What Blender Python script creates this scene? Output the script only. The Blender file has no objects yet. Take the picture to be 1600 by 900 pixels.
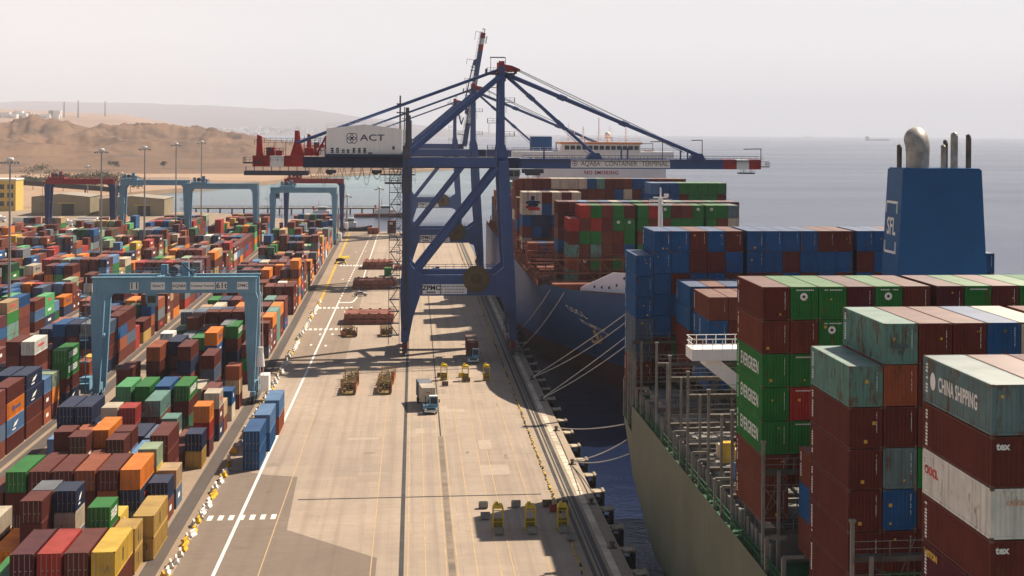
import bpy, math, random
import numpy as np
from mathutils import Vector, Matrix, Euler, noise
from mathutils.bvhtree import BVHTree
R = math.radians
random.seed(7)
S = bpy.context.scene
COL = S.collection

# ------------------------------------------------------------------ camera
CAM_H = 50.71
cd = bpy.data.cameras.new('camera'); cam = bpy.data.objects.new('camera', cd); COL.objects.link(cam)
cd.sensor_fit = 'HORIZONTAL'; cd.sensor_width = 36.0
cd.lens = 2789.0 / 1600.0 * 36.0
cd.shift_x = (800 - 1071) / 1600.0
cd.shift_y = (208.8 - 450) / 1600.0
cd.clip_start = 1.0; cd.clip_end = 120000.0
YAW, ROLL = R(8.647), R(0.417)
cam.matrix_world = Matrix.Translation((0, 0, CAM_H)) @ Matrix.Rotation(-YAW, 4, 'Z') @ Matrix.Rotation(R(90), 4, 'X') @ Matrix.Rotation(ROLL, 4, 'Z')
S.camera = cam

# ------------------------------------------------------------------ light
SUN = Vector((0.66, 0.60, 1.0)).normalized()
sd = bpy.data.lights.new('sun', 'SUN'); so = bpy.data.objects.new('sun', sd); COL.objects.link(so)
sd.energy = 4.9; sd.angle = R(0.6); sd.color = (1.0, 0.88, 0.72)
so.rotation_euler = (-SUN).to_track_quat('-Z', 'Y').to_euler()
W = bpy.data.worlds.new('World'); S.world = W; W.use_nodes = True
nt = W.node_tree; bg = nt.nodes['Background']
sky = nt.nodes.new('ShaderNodeTexSky'); sky.sky_type = 'NISHITA'; sky.sun_disc = False
sky.sun_elevation = math.asin(SUN.z); sky.sun_rotation = math.atan2(SUN.x, SUN.y)
sky.air_density = 1.0; sky.dust_density = 1.5; sky.ozone_density = 1.0; sky.altitude = 0
hs = nt.nodes.new('ShaderNodeHueSaturation'); hs.inputs['Saturation'].default_value = 0.9; hs.inputs['Value'].default_value = 0.42
wtc = nt.nodes.new('ShaderNodeTexCoord'); wsp = nt.nodes.new('ShaderNodeSeparateXYZ'); nt.links.new(wtc.outputs['Generated'], wsp.inputs[0])
veil = nt.nodes.new('ShaderNodeMapRange'); veil.inputs['From Min'].default_value = 0.05; veil.inputs['From Max'].default_value = 0.28
veil.inputs['To Min'].default_value = 0.95; veil.inputs['To Max'].default_value = 0.0; nt.links.new(wsp.outputs['Z'], veil.inputs['Value'])
mixs = nt.nodes.new('ShaderNodeMix'); mixs.data_type = 'RGBA'; mixs.blend_type = 'MIX'
mixs.inputs[7].default_value = (6.2, 5.98, 6.0, 1)          # bright dust haze low in the sky
nt.links.new(veil.outputs['Result'], mixs.inputs[0])
nt.links.new(sky.outputs[0], hs.inputs['Color']); nt.links.new(hs.outputs[0], mixs.inputs[6])
nt.links.new(mixs.outputs[2], bg.inputs['Color'])
bg.inputs['Strength'].default_value = 0.1
S.view_settings.view_transform = 'Standard'; S.view_settings.look = 'None'
S.view_settings.exposure = 0.76; S.view_settings.gamma = 1.0; S.view_settings.use_curve_mapping = False
S.cycles.max_bounces = 5; S.cycles.volume_bounces = 1
S.cycles.diffuse_bounces = 3; S.cycles.glossy_bounces = 3

# ------------------------------------------------------------------ materials
MATS = {}
def nodes_of(name):
    m = bpy.data.materials.new(name); m.use_nodes = True
    return m, m.node_tree, m.node_tree.nodes['Principled BSDF']
def mixc(nt, fac, a, b, blend='MIX'):
    n = nt.nodes.new('ShaderNodeMix'); n.data_type = 'RGBA'; n.blend_type = blend
    for i, v in ((0, fac), (6, a), (7, b)):
        if hasattr(v, 'links'): nt.links.new(v, n.inputs[i])
        elif i == 0: n.inputs[0].default_value = v
        else: n.inputs[i].default_value = (v[0], v[1], v[2], 1)
    return n.outputs[2]
def nz(nt, vec, scale, detail=4.0, rough=0.55):
    n = nt.nodes.new('ShaderNodeTexNoise'); n.inputs['Scale'].default_value = scale
    n.inputs['Detail'].default_value = detail; n.inputs['Roughness'].default_value = rough
    nt.links.new(vec, n.inputs['Vector']); return n.outputs['Fac']
def ramp(nt, fac, a, b):
    n = nt.nodes.new('ShaderNodeMapRange'); n.clamp = True
    n.inputs['From Min'].default_value = a; n.inputs['From Max'].default_value = b
    nt.links.new(fac, n.inputs['Value']); return n.outputs['Result']
def mapped(nt, vec, sc):
    n = nt.nodes.new('ShaderNodeMapping'); n.inputs['Scale'].default_value = sc
    nt.links.new(vec, n.inputs['Vector']); return n.outputs['Vector']
def paint(name, rgb, rough=0.5, var=0.25, scale=0.35, rust=0.0, streak=0.0, metal=0.0, rustcol=(0.13, 0.05, 0.02), spec=0.1):
    """painted / raw surface with blotches, vertical grime streaks and rust"""
    if name in MATS: return MATS[name]
    m, nt, b = nodes_of(name)
    tc = nt.nodes.new('ShaderNodeTexCoord'); oi = nt.nodes.new('ShaderNodeObjectInfo')
    ad = nt.nodes.new('ShaderNodeVectorMath'); ad.operation = 'MULTIPLY_ADD'
    cmb = nt.nodes.new('ShaderNodeCombineXYZ')
    for i in range(3): nt.links.new(oi.outputs['Random'], cmb.inputs[i])
    nt.links.new(cmb.outputs[0], ad.inputs[0]); ad.inputs[1].default_value = (91, 57, 33); nt.links.new(tc.outputs['Object'], ad.inputs[2])
    v = ad.outputs[0]
    f = nz(nt, v, scale, 5)
    lo = tuple(c * (1 - var) for c in rgb); hi = tuple(min(1, c * (1 + var)) for c in rgb)
    c = mixc(nt, ramp(nt, f, 0.3, 0.7), lo, hi)
    # each object a slightly different fade
    fr = nt.nodes.new('ShaderNodeMath'); fr.operation = 'MULTIPLY'; fr.inputs[1].default_value = 0.14
    nt.links.new(oi.outputs['Random'], fr.inputs[0])
    c = mixc(nt, fr.outputs[0], c, tuple(0.75 * x + 0.045 for x in rgb))
    if streak > 0:
        s = nz(nt, mapped(nt, v, (1.6, 1.6, 0.09)), 1.7, 4, 0.6)
        mu = nt.nodes.new('ShaderNodeMath'); mu.operation = 'MULTIPLY'; mu.inputs[1].default_value = streak
        nt.links.new(ramp(nt, s, 0.52, 0.72), mu.inputs[0])
        c = mixc(nt, mu.outputs[0], c, tuple(0.45 * x + 0.006 for x in rgb))
    if rust > 0:
        r1 = nz(nt, mapped(nt, v, (1, 1, 0.35)), 1.3, 8, 0.7)
        mu = nt.nodes.new('ShaderNodeMath'); mu.operation = 'MULTIPLY'; mu.inputs[1].default_value = 0.85
        nt.links.new(ramp(nt, r1, 0.68 - 0.17 * rust, 0.77 - 0.15 * rust), mu.inputs[0])
        c = mixc(nt, mu.outputs[0], c, rustcol)
    nt.links.new(c, b.inputs['Base Color'])
    b.inputs['Roughness'].default_value = rough; b.inputs['Metallic'].default_value = metal
    b.inputs['Specular IOR Level'].default_value = spec
    MATS[name] = m; return m
def flat(name, rgb, rough=0.6, metal=0.0, emit=None):
    if name in MATS: return MATS[name]
    m, nt, b = nodes_of(name)
    b.inputs['Base Color'].default_value = (*rgb, 1); b.inputs['Roughness'].default_value = rough; b.inputs['Metallic'].default_value = metal
    MATS[name] = m; return m

def ground_mat(name, base, dark, tex=1.0, joints=None, tyre=0.0, rough=0.85):
    m, nt, b = nodes_of(name)
    tc = nt.nodes.new('ShaderNodeTexCoord'); v = tc.outputs['Object']
    big = nz(nt, v, 0.02 * tex, 6, 0.6); fine = nz(nt, v, 0.6 * tex, 6, 0.65)
    c = mixc(nt, ramp(nt, big, 0.3, 0.7), dark, base)
    c = mixc(nt, ramp(nt, fine, 0.35, 0.9), c, tuple(x * 0.72 for x in base))
    mott = nz(nt, mapped(nt, v, (1, 0.45, 1)), 0.16 * tex, 5, 0.65)
    mm = nt.nodes.new('ShaderNodeMath'); mm.operation = 'MULTIPLY'; mm.inputs[1].default_value = 0.5
    nt.links.new(ramp(nt, mott, 0.50, 0.74), mm.inputs[0])
    c = mixc(nt, mm.outputs[0], c, tuple(x * 0.74 for x in dark))
    # oil stains
    st = nz(nt, v, 0.11, 3, 0.5)
    mm = nt.nodes.new('ShaderNodeMath'); mm.operation = 'MULTIPLY'; mm.inputs[1].default_value = 0.55
    nt.links.new(ramp(nt, st, 0.70, 0.78), mm.inputs[0])
    c = mixc(nt, mm.outputs[0], c, tuple(x * 0.4 for x in dark))
    if tyre > 0:   # wear along the driving direction
        t = nz(nt, mapped(nt, v, (0.75, 0.006, 1)), 1.0, 4, 0.6)
        mm = nt.nodes.new('ShaderNodeMath'); mm.operation = 'MULTIPLY'; mm.inputs[1].default_value = tyre
        nt.links.new(ramp(nt, t, 0.48, 0.75), mm.inputs[0])
        c = mixc(nt, mm.outputs[0], c, tuple(x * 0.55 for x in dark))
    if joints:
        w = nt.nodes.new('ShaderNodeTexBrick'); w.inputs['Scale'].default_value = 1.0
        w.offset = 0.5
        w.inputs['Color1'].default_value = (1, 1, 1, 1); w.inputs['Color2'].default_value = (0.93, 0.93, 0.93, 1); w.inputs['Mortar'].default_value = (0.72, 0.72, 0.72, 1)
        w.inputs['Mortar Size'].default_value = joints[2]; w.inputs['Brick Width'].default_value = joints[0]; w.inputs['Row Height'].default_value = joints[1]
        nt.links.new(v, w.inputs['Vector']); c = mixc(nt, 1.0, c, w.outputs['Color'], 'MULTIPLY')
    cr = nz(nt, mapped(nt, v, (0.05, 0.9, 1)), 1.0, 4, 0.6)
    mm = nt.nodes.new('ShaderNodeMath'); mm.operation = 'MULTIPLY'; mm.inputs[1].default_value = 0.22
    nt.links.new(ramp(nt, cr, 0.5, 0.75), mm.inputs[0]); c = mixc(nt, mm.outputs[0], c, tuple(x * 0.6 for x in dark))
    nt.links.new(c, b.inputs['Base Color']); b.inputs['Roughness'].default_value = rough
    b.inputs['Specular IOR Level'].default_value = 0.3
    MATS[name] = m; return m

# ------------------------------------------------------------------ mesh helpers
class MB:
    def __init__(s): s.v = []; s.f = []; s.m = []
    def add(s, vs, fs, m=0):
        o = len(s.v); s.v += [tuple(p) for p in vs]; s.f += [tuple(i + o for i in f) for f in fs]; s.m += [m] * len(fs); return s
    def box(s, x0, x1, y0, y1, z0, z1, m=0):
        return s.add([(x0, y0, z0), (x1, y0, z0), (x1, y1, z0), (x0, y1, z0), (x0, y0, z1), (x1, y0, z1), (x1, y1, z1), (x0, y1, z1)],
                     [(3, 2, 1, 0), (4, 5, 6, 7), (0, 1, 5, 4), (1, 2, 6, 5), (2, 3, 7, 6), (3, 0, 4, 7)], m)
    def cbox(s, c, d, m=0):
        return s.box(c[0] - d[0] / 2, c[0] + d[0] / 2, c[1] - d[1] / 2, c[1] + d[1] / 2, c[2] - d[2] / 2, c[2] + d[2] / 2, m)
    def bar(s, a, b, w, h=None, m=0, w2=None, h2=None):
        """box section from a to b; w = horizontal width, h = the other one; may taper"""
        h = h or w; w2 = w2 or w; h2 = h2 or h
        a = Vector(a); b = Vector(b); d = (b - a).normalized()
        up = Vector((0, 0, 1)) if abs(d.z) < 0.95 else Vector((0, 1, 0))
        x = d.cross(up).normalized(); y = x.cross(d)
        vs = []
        for p, ww, hh in ((a, w, h), (b, w2, h2)):
            for sx, sy in ((-1, -1), (1, -1), (1, 1), (-1, 1)): vs.append(p + x * sx * ww / 2 + y * sy * hh / 2)
        return s.add(vs, [(0, 1, 2, 3), (7, 6, 5, 4), (1, 0, 4, 5), (2, 1, 5, 6), (3, 2, 6, 7), (0, 3, 7, 4)], m)
    def tube(s, a, b, r, n=8, m=0, r2=None, cap=True):
        r2 = r if r2 is None else r2
        a = Vector(a); b = Vector(b); d = (b - a).normalized()
        up = Vector((0, 0, 1)) if abs(d.z) < 0.95 else Vector((0, 1, 0))
        x = d.cross(up).normalized(); y = x.cross(d); vs = []
        for p, rr in ((a, r), (b, r2)):
            for i in range(n):
                t = 2 * math.pi * i / n; vs.append(p + (x * math.cos(t) + y * math.sin(t)) * rr)
        fs = [(i, (i + 1) % n, n + (i + 1) % n, n + i) for i in range(n)]
        if cap: fs += [tuple(reversed(range(n))), tuple(range(n, 2 * n))]
        return s.add(vs, fs, m)
    def path(s, pts, r, n=5, m=0):
        for a, b in zip(pts[:-1], pts[1:]): s.tube(a, b, r, n, m, cap=False)
        return s
    def prism(s, poly, axis, a0, a1, m=0):
        """poly in the two other axes; axis 0,1,2"""
        def P(p, t):
            q = list(p); q.insert(axis, t); return tuple(q)
        n = len(poly); vs = [P(p, a0) for p in poly] + [P(p, a1) for p in poly]
        fs = [tuple(range(n)), tuple(reversed(range(n, 2 * n)))] + [((i + 1) % n, i, n + i, n + (i + 1) % n) for i in range(n)]
        return s.add(vs, fs, m)
    def lathe(s, prof, c=(0, 0, 0), n=16, m=0, axis='Z'):
        vs = []; k = len(prof)
        for i in range(n):
            t = 2 * math.pi * i / n
            for r, z in prof:
                p = (r * math.cos(t), r * math.sin(t), z)
                if axis == 'Y': p = (p[0], p[2], p[1])
                if axis == 'X': p = (p[2], p[0], p[1])
                vs.append((p[0] + c[0], p[1] + c[1], p[2] + c[2]))
        fs = [(i * k + j, ((i + 1) % n) * k + j, ((i + 1) % n) * k + j + 1, i * k + j + 1) for i in range(n) for j in range(k - 1)]
        return s.add(vs, fs, m)
    def rail(s, pts, h=1.1, post=2.0, r=0.04, m=0):
        """handrail: two wires and posts along a poly-line"""
        for a, b in zip(pts[:-1], pts[1:]):
            a = Vector(a); b = Vector(b); L = (b - a).length
            for k in (0.5, 1.0): s.bar(a + Vector((0, 0, h * k)), b + Vector((0, 0, h * k)), r * 2, r * 2, m)
            n = max(1, int(L / post))
            for i in range(n + 1):
                p = a.lerp(b, i / n); s.bar(p, p + Vector((0, 0, h)), r * 2, r * 2, m)
        return s
    def mesh(s, name, mats):
        me = bpy.data.meshes.new(name); me.from_pydata(s.v, [], s.f)
        for m in mats: me.materials.append(m)
        if len(mats) > 1: me.polygons.foreach_set('material_index', s.m)
        me.update(); return me
    def build(s, name, mats, parent=None, loc=None, fix=True, smooth=False):
        if not isinstance(mats, (list, tuple)): mats = [mats]
        me = s.mesh(name, mats)
        if fix: fixn(me)
        if smooth:
            me.polygons.foreach_set('use_smooth', [True] * len(me.polygons))
        return obj(name, me, parent, loc)
import bmesh
def fixn(me):
    b = bmesh.new(); b.from_mesh(me); bmesh.ops.recalc_face_normals(b, faces=b.faces[:]); b.to_mesh(me); b.free()
def obj(name, me, parent=None, loc=None):
    o = bpy.data.objects.new(name, me); COL.objects.link(o)
    if parent: o.parent = parent
    if loc is not None: o.location = loc
    return o
def tag(o, label=None, cat=None, group=None, kind=None):
    if label: o['label'] = label
    if cat: o['category'] = cat
    if group: o['group'] = group
    if kind: o['kind'] = kind
    return o
def thing(name, label, cat, loc=(0, 0, 0), rz=0.0, group=None):
    o = bpy.data.objects.new(name, None); COL.objects.link(o); o.location = loc; o.rotation_euler = (0, 0, rz)
    o.empty_display_size = 0.5
    return tag(o, label, cat, group)
KIDS = {}
def copy_tree(o, parent=None):
    c = o.copy(); COL.objects.link(c)
    if parent: c.parent = parent
    for ch in [x for x in o.children]: copy_tree(ch, c)
    return c
TXT = {}
def text_mesh(s, size=1.0, bold=0.0, mat=None, spacing=1.0, ext=0.004):
    key = (s, size, bold, mat.name, spacing)
    if key in TXT: return TXT[key]
    cu = bpy.data.curves.new('lettering', 'FONT'); cu.body = s; cu.size = size; cu.align_x = 'CENTER'; cu.align_y = 'CENTER'
    cu.offset = bold; cu.space_character = spacing; cu.extrude = ext; cu.resolution_u = 3
    o = bpy.data.objects.new('tmp', cu); COL.objects.link(o)
    dg = bpy.context.evaluated_depsgraph_get(); me = bpy.data.meshes.new_from_object(o.evaluated_get(dg))
    bpy.data.objects.remove(o); bpy.data.curves.remove(cu)
    me.materials.clear(); me.materials.append(mat); me.name = 'lettering'; TXT[key] = me; return me
def text(s, size, loc, face, parent, mat, bold=0.0, spacing=1.0, sx=1.0, name='lettering', fit=None):
    me = text_mesh(s, size, bold, mat, spacing); o = obj(name, me, parent, loc)
    if fit: xs = [v.co.x for v in me.vertices]; sx = fit / (max(xs) - min(xs))
    o.rotation_euler = {'-Y': (R(90), 0, 0), '-X': (R(90), 0, R(-90)), '+X': (R(90), 0, R(90)), '+Z': (0, 0, 0)}[face]
    o.scale = (sx, 1, 1); return o

# ================================================================== SETTING
def drift(y): return -0.0088 * (y - 340) if y > 340 else 0.0
CONC = ground_mat('quay_concrete', (0.44, 0.34, 0.258), (0.335, 0.26, 0.2), joints=(12.0, 6.0, 0.035), tyre=0.5)
YARDG = ground_mat('yard_paving', (0.37, 0.275, 0.19), (0.27, 0.2, 0.145), joints=(9.0, 9.0, 0.05), tyre=0.4)
ASPH = ground_mat('asphalt_patch', (0.225, 0.17, 0.13), (0.18, 0.135, 0.105), tyre=0.25)
ASPH2 = ground_mat('worn_asphalt', (0.30, 0.225, 0.165), (0.25, 0.185, 0.135), tyre=0.3)
RUBBER = ground_mat('rubbered_track', (0.12, 0.095, 0.08), (0.075, 0.06, 0.052), tyre=0.6)
COPE = ground_mat('coping_concrete', (0.43, 0.335, 0.24), (0.28, 0.22, 0.16), joints=(3.2, 2.0, 0.06), tyre=0.2)
SAND = ground_mat('sand_ground', (0.42, 0.275, 0.175), (0.33, 0.21, 0.135), tex=0.3)
WHITEP = paint('road_white', (0.72, 0.69, 0.64), 0.8, 0.15, 0.8)
YELP = paint('road_yellow', (0.50, 0.345, 0.17), 0.85, 0.2, 0.5, rust=1.25, rustcol=(0.41, 0.31, 0.225))
BLACKM = flat('black_rubber', (0.012, 0.012, 0.013), 0.75)
STEELD = paint('dark_steel', (0.06, 0.055, 0.05), 0.6, 0.3)

def sheet(name, poly, z, mat, kind='structure'):
    me = bpy.data.meshes.new(name); me.from_pydata([(x, y, z) for x, y in poly], [], [tuple(range(len(poly)))])
    me.materials.append(mat); me.update()
    if me.polygons[0].normal.z < 0: me.flip_normals()
    return tag(obj(name, me), kind=kind)

# water -----------------------------------------------------------------
def water_mat():
    m, nt, b = nodes_of('sea_water')
    tc = nt.nodes.new('ShaderNodeTexCoord'); v = tc.outputs['Object']
    big = nz(nt, mapped(nt, v, (0.0006, 0.0025, 1)), 1.0, 4, 0.6)
    c = mixc(nt, ramp(nt, big, 0.35, 0.7), (0.006, 0.013, 0.042), (0.010, 0.020, 0.06))
    # shallows by the beach in the inlet
    sep = nt.nodes.new('ShaderNodeSeparateXYZ'); nt.links.new(v, sep.inputs[0])
    ya = ramp(nt, sep.outputs['Y'], 1050, 1900); xa = ramp(nt, sep.outputs['X'], 220, -40)
    mu = nt.nodes.new('ShaderNodeMath'); mu.operation = 'MULTIPLY'; nt.links.new(ya, mu.inputs[0]); nt.links.new(xa, mu.inputs[1])
    cap = ramp(nt, sep.outputs['Y'], 4500, 3500)
    mu2 = nt.nodes.new('ShaderNodeMath'); mu2.operation = 'MULTIPLY'; nt.links.new(mu.outputs[0], mu2.inputs[0]); nt.links.new(cap, mu2.inputs[1])
    c = mixc(nt, mu2.outputs[0], c, (0.10, 0.19, 0.19))
    nt.links.new(c, b.inputs['Base Color'])
    b.inputs['IOR'].default_value = 1.33
    # slicks: long streaks of calmer water
    sl = nz(nt, mapped(nt, v, (0.0012, 0.003, 1)), 1.0, 6, 0.62)
    rr = nt.nodes.new('ShaderNodeMapRange'); rr.inputs['From Min'].default_value = 0.35; rr.inputs['From Max'].default_value = 0.7
    rr.inputs['To Min'].default_value = 0.24; rr.inputs['To Max'].default_value = 0.17; nt.links.new(sl, rr.inputs['Value'])
    nt.links.new(rr.outputs['Result'], b.inputs['Roughness'])
    n1 = nz(nt, mapped(nt, v, (1, 0.8, 1)), 0.22, 6, 0.62); n2 = nz(nt, mapped(nt, v, (1, 0.6, 1)), 1.4, 3, 0.6)
    ad = nt.nodes.new('ShaderNodeMath'); ad.operation = 'MULTIPLY_ADD'; nt.links.new(n2, ad.inputs[0]); ad.inputs[1].default_value = 0.22; nt.links.new(n1, ad.inputs[2])
    bp = nt.nodes.new('ShaderNodeBump'); bp.inputs['Strength'].default_value = 0.34; bp.inputs['Distance'].default_value = 1.5
    nt.links.new(ad.outputs[0], bp.inputs['Height']); nt.links.new(bp.outputs['Normal'], b.inputs['Normal'])
    return m
SEA = water_mat(); SEAZ = -3.5
sheet('sea', [(-44500, -2300), (44500, -2300), (44500, 44500), (-44500, 44500)], SEAZ, SEA)

# land slab: yard, quay and the shore road, with a real quay face ----------
land = [(25, -150), (25, 916), (-38, 916.5), (-44, 1005), (-120, 1125), (-214, 1170), (-240, 1330), (-230, 1480), (-188, 1660), (-146, 1840), (-98, 2150), (-8, 2370), (90, 2730),
        (170, 3300), (150, 4600), (-900, 5200), (-5200, 5200), (-5200, -150)]
mb = MB(); mb.prism(land, 2, -7.5, 0.0)
o = mb.build('ground', [SAND]); tag(o, kind='structure')
yardp = [(-27, -100), (-27, 400), (-31.8, 916), (-38, 916.3), (-44, 1004), (-120, 1122), (-214, 1168), (-420, 1168), (-420, -100)]
sheet('yard_paving', yardp, 0.004, YARDG)
sheet('apron', [(-27, -100), (19.6, -100), (19.6, 915.8), (-31.8, 915.8), (-27, 400)], 0.008, CONC)
sheet('coping', [(19.6, -100), (24.99, -100), (24.99, 915.8), (19.6, 915.8)], 0.012, COPE)
sheet('asphalt_patch', [(-26.9, 120), (-26.9, 274.4), (-21, 269), (-16.5, 267.1), (-15.6, 231.7), (-4.0, 215.2), (-4.0, 120)], 0.014, ASPH)
sheet('asphalt_lane', [(-26.9, 395), (-14.6, 395), (-15.2, 540), (-18, 915.6), (-31.6, 915.6)], 0.014, ASPH2)
for x0, x1 in ((-30.6, -28.7), (-59.9, -57.7), (-62.0, -60.6), (-91.5, -89.8)):
    sheet('runway_strip', [(x0, -50), (x1, -50), (x1, 340), (x1 - 5.0, 915), (x0 - 5.0, 915), (x0, 340)], 0.020, RUBBER)
def strip(name, x, w, y0, y1, z, m, x1=None):
    x1 = x if x1 is None else x1
    return sheet(name, [(x - w / 2, y0), (x + w / 2, y0), (x1 + w / 2, y1), (x1 - w / 2, y1)], z, m)
strip('road_line', -22.35, 0.42, 150, 545, 0.022, WHITEP, -21.7)
mb = MB()
for i in range(40):
    y = 548 + i * 9.2; x = -21.7 + (y - 545) * 0.0035
    mb.add([(x - .22, y, .022), (x + .22, y, .022), (x + .22, y + 5, .022), (x - .22, y + 5, .022)], [(0, 1, 2, 3)])
tag(mb.build('road_line', [WHITEP], fix=False), kind='structure')
strip('road_line', -16.9, 0.38, 548, 905, 0.022, WHITEP, -17.2)
sheet('road_line', [(-21.6, 536), (-18.0, 536), (-17.2, 540), (-16.9, 548), (-17.3, 548), (-17.7, 541), (-18.4, 538.4), (-21.6, 538.4)], 0.022, WHITEP)
mb = MB()
for (y, x0, n, p, w, h) in ((238.3, -26.3, 7, 1.35, 0.66, 3.0), (519, -26.6, 8, 1.25, 0.72, 4.4), (463, -26.2, 8, 1.3, 0.75, 4.0), (682, -27.3, 8, 1.25, 0.75, 6)):
    for i in range(n):
        x = x0 + i * p; mb.add([(x, y, .026), (x + w, y, .026), (x + w, y + h, .026), (x, y + h, .026)], [(0, 1, 2, 3)])
for (x, y) in ((-20, 452), (-23, 452), (-19, 508), (-24, 430), (-20.5, 428), (-24, 620), (-19.5, 622), (-24, 760), (-20, 762)):
    mb.add([(x, y, .026), (x + .5, y, .026), (x + .5, y + 3, .026), (x, y + 3, .026)], [(0, 1, 2, 3)])
tag(mb.build('crossing_stripes', [WHITEP], fix=False), kind='structure')
for i, x in enumerate((-17.2, -4.6, -0.35, 1.7, 4.1, 5.4, 7.6, 10.3, 11.8, 16.0)):
    strip('lane_line', x, 0.13, 150, 330 + (i * 37) % 90 if i == 0 else 905, 0.024, YELP)
PATD = ground_mat('repair_dark', (0.36, 0.285, 0.222), (0.29, 0.225, 0.175), tyre=0.2); PATL = ground_mat('repair_light', (0.46, 0.365, 0.29), (0.40, 0.315, 0.245), tyre=0.1)
rp = random.Random(31)
for i in range(34):
    x = rp.choice((rp.uniform(-13, -7), rp.uniform(-1, 13))); y = rp.uniform(255, 600); w, h = rp.uniform(1.2, 5.5), rp.uniform(1.5, 9)
    sheet('repair_patch', [(x, y), (x + w, y), (x + w, y + h), (x, y + h)], 0.0135 + 0.0001 * i, rp.choice((PATD, PATD, PATL)))
OIL = paint('oil_stain', (0.16, 0.125, 0.1), 0.6, 0.3, 0.6, rust=1.1, rustcol=(0.36, 0.28, 0.22))
for i in range(14):
    x, y = rp.uniform(-20, 17), rp.uniform(210, 520); a = rp.uniform(.1, .35); b = rp.uniform(.8, 2.6)
    sheet('oil_stain', [(x + a * math.cos(k * .5236) * rp.uniform(.4, 1.5), y + b * math.sin(k * .5236) * rp.uniform(.4, 1.5)) for k in range(12)], 0.0185 + 0.0001 * i, OIL)
# rail grooves, cable trench, joints
strip('crane_track', -1.1, 0.55, -50, 914, 0.026, STEELD)
strip('trench_cover', 4.75, 0.8, -50, 300, 0.027, paint('trench_steel', (0.21, 0.165, 0.125), 0.7, 0.3))
strip('trench_slot', 4.75, 0.22, 300, 914, 0.027, STEELD)
sheet('transverse_joint', [(-15.4, 250.2), (18, 250.2), (18, 250.75), (-15.4, 250.75)], 0.028, STEELD)
strip('crane_track', 20.9, 0.5, -50, 914, 0.030, STEELD); strip('crane_track', 22.2, 0.6, -50, 914, 0.030, STEELD)
strip('crane_track', 21.6, 0.25, -50, 914, 0.030, STEELD)
mb = MB()
random.seed(3)
for i in range(150):
    y = 150 + i * 3.1
    if 255 < y < 275 and False: continue
    mb.box(22.95, 23.85, y, y + 2.9, 0.02, 0.035 + random.random() * 0.02)
tag(mb.build('trench_panels', [paint('panel_concrete', (0.58, 0.49, 0.38), 0.8, 0.35, 0.15)]), kind='structure')
mb = MB(); mb.box(24.55, 25.25, -100, 915, -0.5, 0.02)
tag(mb.build('quay_edge', [COPE]), kind='structure')
mb = MB()
YB = [paint('kerb_yellow', (0.50, 0.33, 0.05), 0.7, 0.3, 0.6), paint('kerb_black', (0.05, 0.04, 0.03), 0.8)]
for i in range(430):
    y = 150 + i * 1.75; w = random.uniform(.08, .2); q = random.uniform(-.1, .1); mb.box(19.45 + q, 19.5 + q + w, y, y + random.uniform(.7, 1.6), 0.0, random.uniform(.12, .3), 1 if random.random() < .3 else 0)
tag(mb.build('kerb', YB), kind='structure')
strip('lane_line', -27.2, 0.9, 540, 905, 0.024, paint('band_yellow', (0.52, 0.33, 0.06), 0.8, 0.2), -31.2)

# shoreline hills, plain, mountains ---------------------------------------
def desert_mat(name, a, b_, dark, sc):
    m, nt, b = nodes_of(name)
    tc = nt.nodes.new('ShaderNodeTexCoord'); v = tc.outputs['Object']
    c = mixc(nt, ramp(nt, nz(nt, v, sc, 6, 0.6), 0.35, 0.65), a, b_)
    c = mixc(nt, ramp(nt, nz(nt, mapped(nt, v, (1.3, .5, 3)), sc * 2.6, 6, 0.65), 0.5, 0.72), c, dark)
    nt.links.new(c, b.inputs['Base Color']); b.inputs['Roughness'].default_value = 0.95; b.inputs['Specular IOR Level'].default_value = 0.1
    return m
HILLM = desert_mat('desert_hill', (0.205, 0.125, 0.08), (0.13, 0.082, 0.056), (0.07, 0.048, 0.037), 0.005)
FARM = desert_mat('far_desert', (0.33, 0.215, 0.15), (0.25, 0.16, 0.115), (0.2, 0.135, 0.1), 0.0012)
MTNM = desert_mat('mountain_rock', (0.12, 0.08, 0.075), (0.09, 0.062, 0.06), (0.06, 0.045, 0.045), 0.0006)
def az_dir(px):   # bearing of a column of the view, as a unit ground vector
    a = (px - 1071) / 2789.0; d = Vector((math.cos(YAW) * a + math.sin(YAW), -math.sin(YAW) * a + math.cos(YAW), 0)); return d.normalized(), 1 / math.cos(math.atan(a))
def interp(x, pts):
    return float(np.interp(x, [p[0] for p in pts], [p[1] for p in pts]))
def horizon(px): return 208.8 + (px - 1071) * math.tan(ROLL)
def polar(name, mat, pxs, rs, hf, label=None):
    vs = []; fs = []; n = len(rs)
    for px in pxs:
        d, k = az_dir(px)
        for r in rs:
            p = d * r; vs.append((p.x, p.y, hf(px, r, p, k)))
    for i in range(len(pxs) - 1):
        for j in range(n - 1):
            a = i * n + j; fs.append((a, a + n, a + n + 1, a + 1))
    me = bpy.data.meshes.new(name); me.from_pydata(vs, [], fs); me.materials.append(mat); me.update()
    me.polygons.foreach_set('use_smooth', [True] * len(me.polygons)); fixn(me)
    return tag(obj(name, me), kind='structure')
CREST = [(-400, 190), (0, 194), (50, 192), (110, 198), (180, 199), (230, 202), (330, 209), (380, 213), (410, 222), (470, 231), (560, 240), (660, 250), (730, 257), (790, 262)]
def fbm(x, y, s, o=5): return noise.fractal(Vector((x / s, y / s, 0.37)), 1.0, 2.1, o)
def ridg(x, y, s, o=4): return 1 - 2.2 * abs(noise.fractal(Vector((x / s, y / s, 4.1)), 0.9, 2.2, o))
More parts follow.
